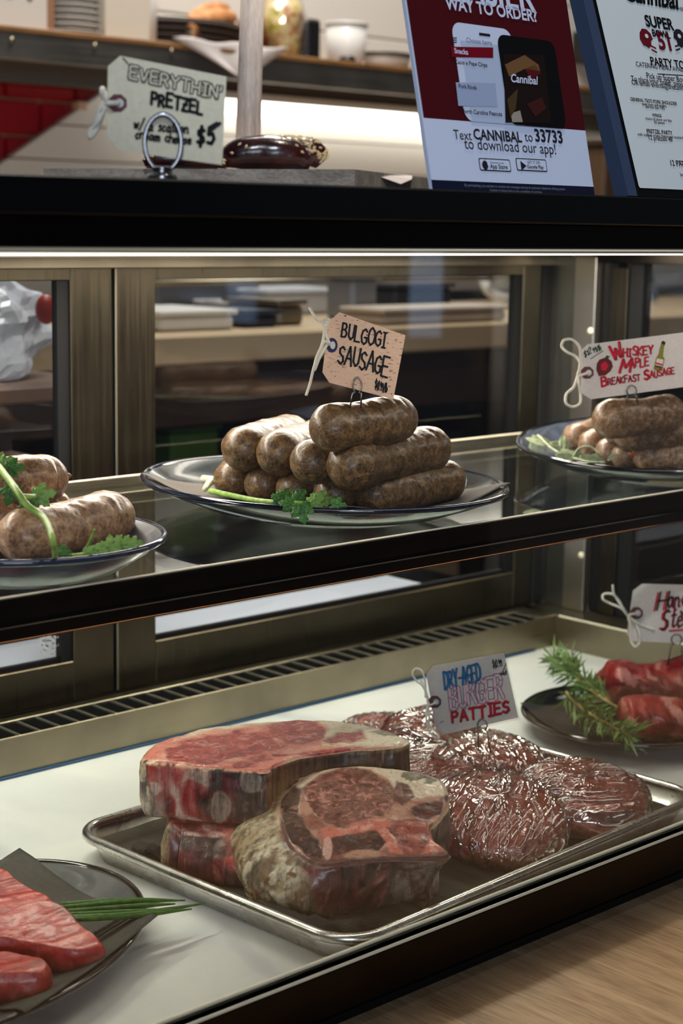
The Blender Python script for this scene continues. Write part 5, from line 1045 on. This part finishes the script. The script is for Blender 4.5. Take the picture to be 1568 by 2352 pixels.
# --- hanger
p = P(1548, 1525, 2, .070)
t = Tag('white card with black and red script above the hanger steaks', p, facing(p, .1, .06), [(1453, 1357), (1474, 1341), (1640, 1345), (1640, 1480), (1452, 1473), (1439, 1456)], (218, 208, 200))
t.write('H', (1506, 1402), (1526, 1400), (1510, 1362), .0021, [('red', 1, -.12, -.02), ('black', .9, .05, 0)], .2, .03, 1, .15); t.write('anger', (1532, 1396), (1600, 1390), (1534, 1352), .0018, [('red', .8, -.08, -.05), ('black', .9, 0, 0)], .08, .02, 2, .1)
t.write('S', (1516, 1450), (1530, 1446), (1524, 1405), .0022, [('red', 1, -.14, .02), ('black', .9, .05, 0)], .2, .03, 1); t.write('teak', (1540, 1442), (1600, 1436), (1542, 1394), .0018, [('red', .8, -.08, -.05), ('black', .9, 0, 0)], .08, .02, 3, .1)
t.line([(1537, 1449), (1580, 1446), (1630, 1444)], .0020, 'red'); t.line([(1551, 1400), (1553, 1400.5)], .0022, 'red')
t.eyelet((1463, 1408), 15)
t.twine([[(1465, 1408), (1448, 1409), (1440, 1412), (1425, 1395), (1400, 1385), (1384, 1375), (1386, 1364), (1405, 1363), (1420, 1378), (1432, 1400), (1440, 1412)], [(1440, 1411), (1430, 1395), (1410, 1365), (1406, 1342)], [(1441, 1413), (1448, 1440), (1448, 1470), (1458, 1483), (1468, 1475), (1468, 1455), (1458, 1430), (1442, 1414)], [(1442, 1413), (1460, 1428), (1480, 1438), (1503, 1444)]], .0014)
wireclip('wire clip holding the script card in the red hanger steak', t, ((1532, 1528), (1566, 1530)), (1553, 1468, 12, 12), 0)

# ================================================================== on top of the case
ZC = .5491
# cutting board with pretzels
ZB = .575
c1, c2, c3 = P(815, 389, 2, ZB), P(100, 387, 2, ZB), P(990, 410, 2, ZB)
c4 = c2+(c3-c1)
bd = empty('cutting_board', ((c1+c4)[0]/2, (c1+c4)[1]/2, ZC), 'worn grey wooden board carrying pretzels on the case top', 'board')
MB().prism([np.r_[q[:2], ZC+.0003] for q in (c1, c3, c4, c2)], (0, 0, ZB-ZC-.0003)).build('plank', BOARDW, bd)
e = nrm(c2-c1); e_ = nrm(c3-c1)
q = [c1+e_*.06+e*.01, c1+e_*.20+e*.0, c1+e_*.22+e*.2, c1+e_*.05+e*.22]
o = mk('deli_paper', [np.r_[x[:2], ZB+.0006] for x in q]+[np.r_[(q[0]+(q[1]-q[0])*.4)[:2]-e[:2]*.018, ZB-.010], np.r_[(q[0]+(q[1]-q[0])*.75)[:2]-e[:2]*.012, ZB-.004]], [(0, 1, 2, 3), (0, 4, 5, 1)], pm('waxed_paper', (190, 180, 176), .6)); tag(o, 'white printed deli paper hanging over the board edge', 'paper')
md = o.modifiers.new('thickness', 'SOLIDIFY'); md.thickness = .0004
PRET = m_bread('pretzel_crust', (20, 7, 9), (42, 14, 17), (66, 26, 24)); PRET.node_tree.nodes['Principled BSDF'].inputs['Roughness'].default_value = .22
SEED = pm('sesame', (206, 184, 140), .6)
def pretzel(label, strands, seed):
    """strands: list of (photo points, radii, seeded fraction start) on an upright plane over the board"""
    A0 = strands[0][0]; pl = P(A0[0][0], A0[0][1], 2, ZB+.012) if 0 else c1+e*.115+e_*.05; nf = CAMH(pl)
    allp = []; built = []
    for pts, rad, off, seeds in strands:
        W = np.array([PL(x, y, pl-nf*off, nf) for x, y in pts]); k = 40; W = catmull(W, k, False); rd = 1.22*catmull(np.c_[rad, rad, rad], k, False)[:, 0]
        W[:, 2] = np.maximum(W[:, 2], ZB+.0012+rd*.98); W -= nf[None]*0; allp.append(W); built.append((W, rd, seeds))
    c = np.concatenate(allp).mean(0); root = empty('pretzel', (c[0], c[1], ZB+.0006), label, 'pretzel', 'pretzels on the board')
    sd = MB(); rg = np.random.default_rng(seed)
    for W, rd, seeds in built:
        m_ = MB().tube(W, rd, 22); V = np.array(m_.V); V += .0010*fbm(V*70+seed, 2)[:, None]; mk('strand', V, m_.F, PRET, root, True)
        for i in range(seeds[1]):
            k = rg.integers(int(seeds[0]*39), 38); a = rg.uniform(.05, math.pi-.05); T = nrm(W[k+1]-W[k-1]); u = nrm(np.cross(T, [0, 0, 1])); d = math.cos(a)*u+math.sin(a)*nrm(np.cross(u, T)); d = d if d[2] > 0 else -d; b_ = W[k]+d*rd[k]*1.01; s1 = nrm(rg.normal(size=3)); s1 = nrm(s1-(s1 @ d)*d); s2 = np.cross(d, s1)
            sd.add([b_-s1*.0026, b_+s2*.0016, b_+s1*.0026, b_-s2*.0016, b_+d*.0018], [(0, 1, 4), (1, 2, 4), (2, 3, 4), (3, 0, 4), (3, 2, 1, 0)])
    o = sd.build('seeds', SEED, root); o['kind'] = 'stuff'
pretzel('dark glossy pretzel with seeds right of the pretzel sign', [([(500, 384), (540, 368), (590, 360), (640, 360), (680, 368), (705, 380)], [.004, .0115, .0135, .0135, .011, .006], 0, (.0, 14)), ([(590, 345), (640, 348), (690, 355), (722, 370), (738, 384)], [.007, .0120, .0135, .0120, .0060], .012, (.05, 210)), ([(520, 365), (570, 352), (620, 346), (660, 348)], [.005, .009, .011, .008], .022, (0, 60))], 3)
pretzel('dark pretzel mostly hidden behind the pretzel sign', [([(330, 380), (360, 372), (420, 374), (480, 378), (520, 384)], [.003, .0065, .0070, .0065, .003], -.01, (0, 60)), ([(335, 382), (390, 378), (450, 380), (500, 384)], [.003, .005, .005, .003], .02, (0, 20))], 5)
# dowel
db = c1+e*.115+e_*.145; tp = PL(581, -60, db, CAMH(db)); bt = PL(569, 345, db, CAMH(db)); bt = tp+(bt-tp)*((ZB+.0004-tp[2])/(bt[2]-tp[2]))
dw = empty('wooden_dowel', bt, 'tall pale wooden dowel standing on the pretzel board', 'dowel')
MB().tube([bt, bt+(tp-bt)*.5, tp], [.0132, .0124, .0118], 24).build('rod', DOWELW, dw, True)
MB().lathe([(.02, 0), (.021, .002), (.020, .006), (.0135, .008)], (bt[0], bt[1], ZB+.0003), 28).build('foot', DOWELW, dw, True)
# pretzel tag with ring holder
p = P(372, 398, 1, .822)
hold = empty('ring_holder', (p[0], p[1], ZC), 'chrome ring sign holder standing on the black case top', 'sign holder')
nr = facing(p); ex = nrm(np.cross([0, 0, 1.0], nr)); th = np.linspace(0, 2*math.pi, 40, endpoint=False); cc = PL(374, 328, p, nr); rx, rz = .0108, .0165
for d_ in (0.0, .0035): MB().tube([cc+ex*rx*math.cos(a)+np.array([0, 0, rz*math.sin(a)])-nr*d_ for a in th], .0014, 8, True).build('ring', pm('steel_ring', (150, 150, 156), .22, 1.0), hold, True)
MB().lathe([(.009, 0), (.0095, .001), (.0085, .003), (.0062, .0036), (.0058, .0058), (.0066, .0066), (.004, .0078)], (p[0], p[1], ZC+.0002), 28).build('foot', pm('steel_ring', (150, 150, 156), .22, 1.0), hold, True)
t = Tag('cream tag with black hand lettering for the pretzels', cc-nr*.004, facing(p, .12, 0), [(248, 152), (276, 128), (520, 176), (510, 379), (270, 345), (245, 314)], (222, 214, 188))
t.write("EVERYTHIN'", (297, 180), (508, 228), (300, 152), .0027, [('black', 1, 0, 0), ('cream', .36, 0, 0)], .2, .03, 1)
t.write('PRETZEL', (347, 240), (464, 263), (349, 211), .0019, [('black', 1, 0, 0)], .22, .05, 2)
t.write('w/ a scallion', (307, 296), (432, 307), (310, 272), .0012, [('black', 1, 0, 0)], .14, .04, 3)
t.write('cream cheese', (310, 318), (438, 332), (313, 296), .0012, [('black', 1, 0, 0)], .14, .04, 4)
t.write('$5', (452, 332), (494, 330), (455, 293), .0022, [('black', 1, 0, 0)], .3, .02, 5); t.line([(478, 304), (505, 283)], .0020, 'black'); t.line([(282, 133), (294, 147)], .0008, 'brown')
t.eyelet((272, 237), 22)
t.twine([[(272, 237), (250, 238), (240, 232), (232, 212), (236, 205), (243, 228), (240, 240), (226, 275), (208, 300), (206, 316), (222, 296), (240, 245)], [(240, 236), (228, 250), (216, 285)]], .0016)

# ------------------------------------------------------------------ printed poster and framed menu
def text(s, size_w, mat_, parent, org, ex, ey, n, name='lettering', bold=0.0, shear=0.0, lift=.0006, center=False, h=None):
    cu = bpy.data.curves.new('t', 'FONT'); cu.body = s; cu.offset = bold; cu.shear = shear; cu.resolution_u = 3
    ob = bpy.data.objects.new('t', cu); COL.objects.link(ob); bpy.context.view_layer.update()
    me = bpy.data.meshes.new_from_object(ob.evaluated_get(bpy.context.evaluated_depsgraph_get()))
    V = np.array([v.co[:] for v in me.vertices]); Fc = [tuple(p.vertices) for p in me.polygons]
    bpy.data.objects.remove(ob); bpy.data.curves.remove(cu); bpy.data.meshes.remove(me)
    x0, x1 = V[:, 0].min(), V[:, 0].max(); k = size_w/(x1-x0); ky = k if h is None else h/.73
    X = (V[:, 0]-x0)*k-(size_w/2 if center else 0); Y = V[:, 1]*ky
    W = org+X[:, None]*ex+Y[:, None]*ey+n*lift
    return mk(name, W, Fc, mat_, parent)
def rr(px0, py0, px1, py1, r, q, n=6):
    out = []
    for cx, cy, a0 in ((px1-r, py0+r, -90), (px1-r, py1-r, 0), (px0+r, py1-r, 90), (px0+r, py0+r, 180)):
        for k in range(n+1): a = math.radians(a0+90*k/n); out.append((cx+r*math.cos(a), cy+r*math.sin(a)))
    return out
class Board:
    """flat upright print; local coordinates u (right), v (up) in metres from the bottom-left"""
    def __init__(s, org, lean): s.o = np.asarray(org, float); s.ex = np.array([1.0, 0, 0]); s.ey = np.array([0, math.sin(lean), math.cos(lean)]); s.n = np.array([0, -math.cos(lean), math.sin(lean)])
    def loc(s, px, py): q = PL(px, py, s.o, s.n)-s.o; return q @ s.ex, q @ s.ey
    def at(s, u, v, lift=0): return s.o+s.ex*u+s.ey*v+s.n*lift
    def poly(s, pts, mat_, lift, parent, name): m_ = MB(); m_.add([s.at(u, v, lift) for u, v in pts], [tuple(range(len(pts)))]); return m_.build(name, mat_, parent)
    def px(s, pts, mat_, lift, parent, name): return s.poly([s.loc(*p) for p in pts], mat_, lift, parent, name)
    def rect(s, u0, v0, u1, v1, mat_, lift, parent, name, r=0):
        pts = [(u0, v0), (u1, v0), (u1, v1), (u0, v1)] if not r else [(a, b_) for a, b_ in rr(u0, v0, u1, v1, r, None)]
        return s.poly(pts, mat_, lift, parent, name)
    def text(s, st, pxa, pxb, mat_, parent, bold=0, shear=0, lift=.0008, name='lettering', h=None):
        a, b_ = s.loc(*pxa), s.loc(*pxb); return text(st, b_[0]-a[0], mat_, parent, s.at(a[0], (a[1]+b_[1])/2), s.ex, s.ey, s.n, name, bold, shear, lift, h=h)
pr = lambda n_, c, r_=.35: pm('print_'+n_, c, r_, 0, .5)
WHT, WINE, NAVY, INK, BLK, GRY, REDP, PALE = pr('white', (196, 206, 232)), pr('wine', (68, 8, 16)), pr('navy', (16, 22, 46)), pr('ink', (34, 30, 38)), pr('black', (8, 8, 10)), pr('grey', (120, 126, 140)), pr('red', (112, 6, 26)), pr('pale', (170, 184, 212))
B1 = Board(P(993, 437, 1, .822), math.radians(13.5)); W1 = B1.loc(1365, 450)[0]; H1 = .262
ps = empty('poster', B1.at(W1/2, 0), 'wine red app advertisement poster standing on the case top', 'poster')
MB().prism([B1.at(0, 0), B1.at(W1, 0), B1.at(W1, H1), B1.at(0, H1)], -B1.n*.003).build('acrylic_holder', pm('acrylic', (190, 200, 225), .15, 0, .5), ps)
vw = B1.loc(1150, 285)[1]; vn_ = B1.loc(1150, 420)[1]
B1.rect(.0, .0, W1, vn_, NAVY, .0003, ps, 'footer_band'); B1.rect(0, vn_, W1, vw, WHT, .0003, ps, 'white_panel'); B1.rect(.0015, vw, W1, H1, WINE, .0003, ps, 'wine_panel')
B1.text('EASIER', (1040, 12), (1229, 18), WHT, ps, .02, h=.024); B1.text('WAY TO ORDER?', (1023, 28), (1231, 44), WHT, ps, .025)
B1.text('Text', (1041, 320), (1082, 322), INK, ps); B1.text('CANNIBAL', (1087, 322), (1197, 325), INK, ps, .025); B1.text('to', (1204, 325), (1222, 326), INK, ps); B1.text('33733', (1228, 326), (1291, 328), INK, ps, .025)
B1.text('to download our app!', (1066, 345), (1275, 352), INK, ps)
B1.text('By participating, you consent to receive text messages sent by an automatic telephone dialing system.', (1065, 430), (1296, 436), GRY, ps); B1.text('Consent to these terms is not a condition of purchase.', (1123, 440), (1243, 444), GRY, ps)
for x0, x1, a, b_ in ((1101, 1169, 'Download on the', 'App Store'), (1186, 1252, 'GET IT ON', 'Google Play')):
    (u0, v0), (u1, v1) = B1.loc(x0, 392), B1.loc(x1, 367)
    B1.rect(u0, v0, u1, v1, INK, .0005, ps, 'badge', .0016); B1.rect(u0+.0008, v0+.0008, u1-.0008, v1-.0008, WHT, .0006, ps, 'badge_face', .0012)
    B1.text(b_, (x0+23, 387), (x1-5, 389), INK, ps, .02); B1.text(a, (x0+23, 376), (x1-14, 377), INK, ps)
    if x0 < 1150:
        u, v = B1.loc(1112, 380); B1.poly([(u+.0032*math.cos(k)*(1-.12*abs(math.sin(k*1))), v+.0034*math.sin(k)) for k in np.linspace(0, 2*math.pi, 18, endpoint=False)], INK, .0008, ps, 'mark'); B1.poly([(u+.0005, v+.0036), (u+.0022, v+.0052), (u+.0010, v+.0052)], INK, .0008, ps, 'mark'); B1.poly([(u+.0038+.0013*math.cos(k), v+.0006+.0013*math.sin(k)) for k in np.linspace(0, 2*math.pi, 12, endpoint=False)], WHT, .0009, ps, 'mark')
    else: u, v = B1.loc(1194, 381); B1.poly([(u, v-.0036), (u+.0062, v), (u, v+.0036)], INK, .0008, ps, 'mark')
(u0, vt), (u1, _) = B1.loc(1020, 48), B1.loc(1162, 60)
ph = B1.rect(u0+.006, vw, u1+.004, vt, WHT, .0006, ps, 'white_phone', .009)
ub = u0+.012; uR = u1+.004; B1.rect(ub+.001, vw, uR, vt-.013, PALE, .0008, ps, 'phone_screen')
B1.rect(ub+.022, vt-.0075, ub+.034, vt-.0055, INK, .0009, ps, 'phone_speaker', .0008)
B1.px([(1033, 108), (1130, 110), (1130, 134), (1035, 132)], REDP, .0010, ps, 'menu_bar'); B1.text('Choose Items', (1069, 100), (1127, 102), GRY, ps, 0, 0, .0012); B1.text('Snacks', (1041, 124), (1072, 126), WHT, ps, .02, 0, .0013)
for k in range(3): B1.px([(1034, 87+k*5), (1046, 87+k*5), (1046, 89+k*5), (1034, 89+k*5)], INK, .0012, ps, 'menu_mark')
B1.text('Cacio e Pepe Chips', (1043, 149), (1116, 153), INK, ps, .01, 0, .0012); B1.text('Pork Rinds', (1051, 204), (1092, 206), INK, ps, .01, 0, .0012); B1.text('North Carolina Peanuts', (1058, 262), (1150, 266), INK, ps, .01, 0, .0012)
B1.px([(1044, 190), (1135, 192), (1140, 246), (1050, 244)], pr('bluegrey', (150, 164, 196)), .0010, ps, 'list_row')
(u0, v1), (u1, _) = B1.loc(1128, 78), B1.loc(1252, 88); B1.rect(u0+.004, vw, u1+.008, v1, BLK, .0014, ps, 'black_phone', .008)
B1.px([(1152, 125), (1245, 128), (1262, 284), (1157, 282)], pr('photo', (26, 14, 12)), .0016, ps, 'phone_photo')
for q, c in (([(1155, 150), (1200, 128), (1232, 150), (1236, 165), (1200, 160), (1165, 178)], (110, 78, 48)), ([(1160, 230), (1185, 205), (1180, 250), (1168, 272)], (70, 54, 30)), ([(1168, 262), (1190, 255), (1196, 282), (1172, 282)], (150, 140, 130)), ([(1200, 160), (1225, 150), (1238, 170), (1215, 185)], (84, 14, 18)), ([(1205, 240), (1240, 225), (1250, 250), (1225, 270)], (60, 24, 20))): B1.px(q, pr('photo%d' % (c[0]), c), .0018, ps, 'photo_patch')
B1.text('Cannibal', (1170, 192), (1232, 194), WHT, ps, .02, .25, .0020, 'script_logo')
# framed menu
B2 = Board(P(1440, 450, 1, .822), math.radians(19)); fm = empty('framed_menu', B2.at(.1, 0), 'black framed party menu page standing on the case top', 'menu')
H2, W2 = .30, .205
FRM = pm('frame_black', (10, 10, 12), .3); EDG = pm('frame_edge', (52, 66, 92), .35)
MB().prism([B2.at(.012, 0), B2.at(W2, 0), B2.at(W2, H2), B2.at(.012, H2)], -B2.n*.012).build('frame', FRM, fm)
MB().prism([B2.at(0, 0, .001), B2.at(.0118, 0, .001), B2.at(.0118, H2, .001), B2.at(0, H2, .001)], -B2.n*.013).build('frame_side', EDG, fm)
u0, v0 = B2.loc(1466, 432); PG = pr('page', (196, 206, 212)); B2.rect(u0, v0, u0+.17, H2-.01, PG, .0006, fm, 'page', .002)
MR = pr('maroon_ink', (96, 14, 28))
def T2(s_, a, b_, mt=INK, bold=0, shear=0): return B2.text(s_, a, b_, mt, fm, bold, shear, .0012)
T2('Cannibal', (1437, 10), (1560, 14), BLK, .03, .3); T2('BEER & BUTCHER', (1512, 21), (1568, 23)); T2('SUPER', (1482, 64), (1546, 68), BLK, .03); T2('BOWL', (1497, 86), (1537, 88), BLK, .03); T2('51', (1512, 114), (1540, 116), MR, .03)
def helmet(px, py, s, mt, fl=1):
    u, v = B2.loc(px, py); k = s
    pts = [(u+fl*k*x, v+k*y) for x, y in ((-1, .0), (-.85, .55), (-.4, .95), (.2, .95), (.7, .6), (.85, .1), (.5, -.1), (.45, -.5), (.0, -.75), (-.35, -.6), (-.7, -.55))]
    B2.poly(pts if fl > 0 else pts[::-1], mt, .0012, fm, 'helmet_print')
    for dy in (0, -.35): B2.poly([(u+fl*k*.3, v+k*(-.45+dy)), (u+fl*k*1.0, v+k*(-.65+dy)), (u+fl*k*1.0, v+k*(-.8+dy)), (u+fl*k*.3, v+k*(-.6+dy))][::1], mt, .0014, fm, 'face_mask_print')
    B2.poly([(u+k*.25*math.cos(a), v+k*(.3+.2*math.sin(a))) for a in np.linspace(0, 2*math.pi, 12, endpoint=False)], PG, .0015, fm, 'helmet_mark')
helmet(1483, 92, .0095, MR, 1); helmet(1558, 92, .0095, INK, -1)
T2('PARTY TO GO', (1494, 154), (1600, 160), BLK, .02); T2('CATERING MENU AVAILABLE FOR', (1460, 160), (1610, 166)); B2.px([(1507, 170), (1610, 176), (1610, 178), (1507, 172)], BLK, .0012, fm, 'rule')
for s_, a, b_ in (('Pick up Super Bowl Sunday', (1484, 184), (1610, 192)), ('To place your order, please call us at', (1449, 192), (1610, 200)), ('OR email events@thecannibal.com', (1450, 200), (1600, 208)), ("GENERAL TSO'S PORK SHOULDER", (1446, 234), (1552, 241)), ('spicy buns and pickles', (1472, 243), (1528, 247)), ('Serves ten 145', (1480, 249), (1524, 253)), ('WINGS', (1495, 268), (1517, 271)), ('choice of sauces and dips', (1480, 277), (1540, 280)), ('50 pieces', (1500, 284), (1524, 287)), ('PRETZEL PARTY', (1483, 306), (1542, 311)), ('with scallion cream cheese and mustard', (1462, 314), (1566, 319)), ('12 pretzels 48', (1488, 322), (1542, 326)), ('12 PACK', (1538, 381), (1580, 384)), ('beer and sides', (1560, 405), (1600, 408))): T2(s_, a, b_, INK, .015 if s_.isupper() else .004)
B2.px([(1550, 370), (1600, 372), (1600, 373.5), (1550, 371.5)], BLK, .0012, fm, 'rule')
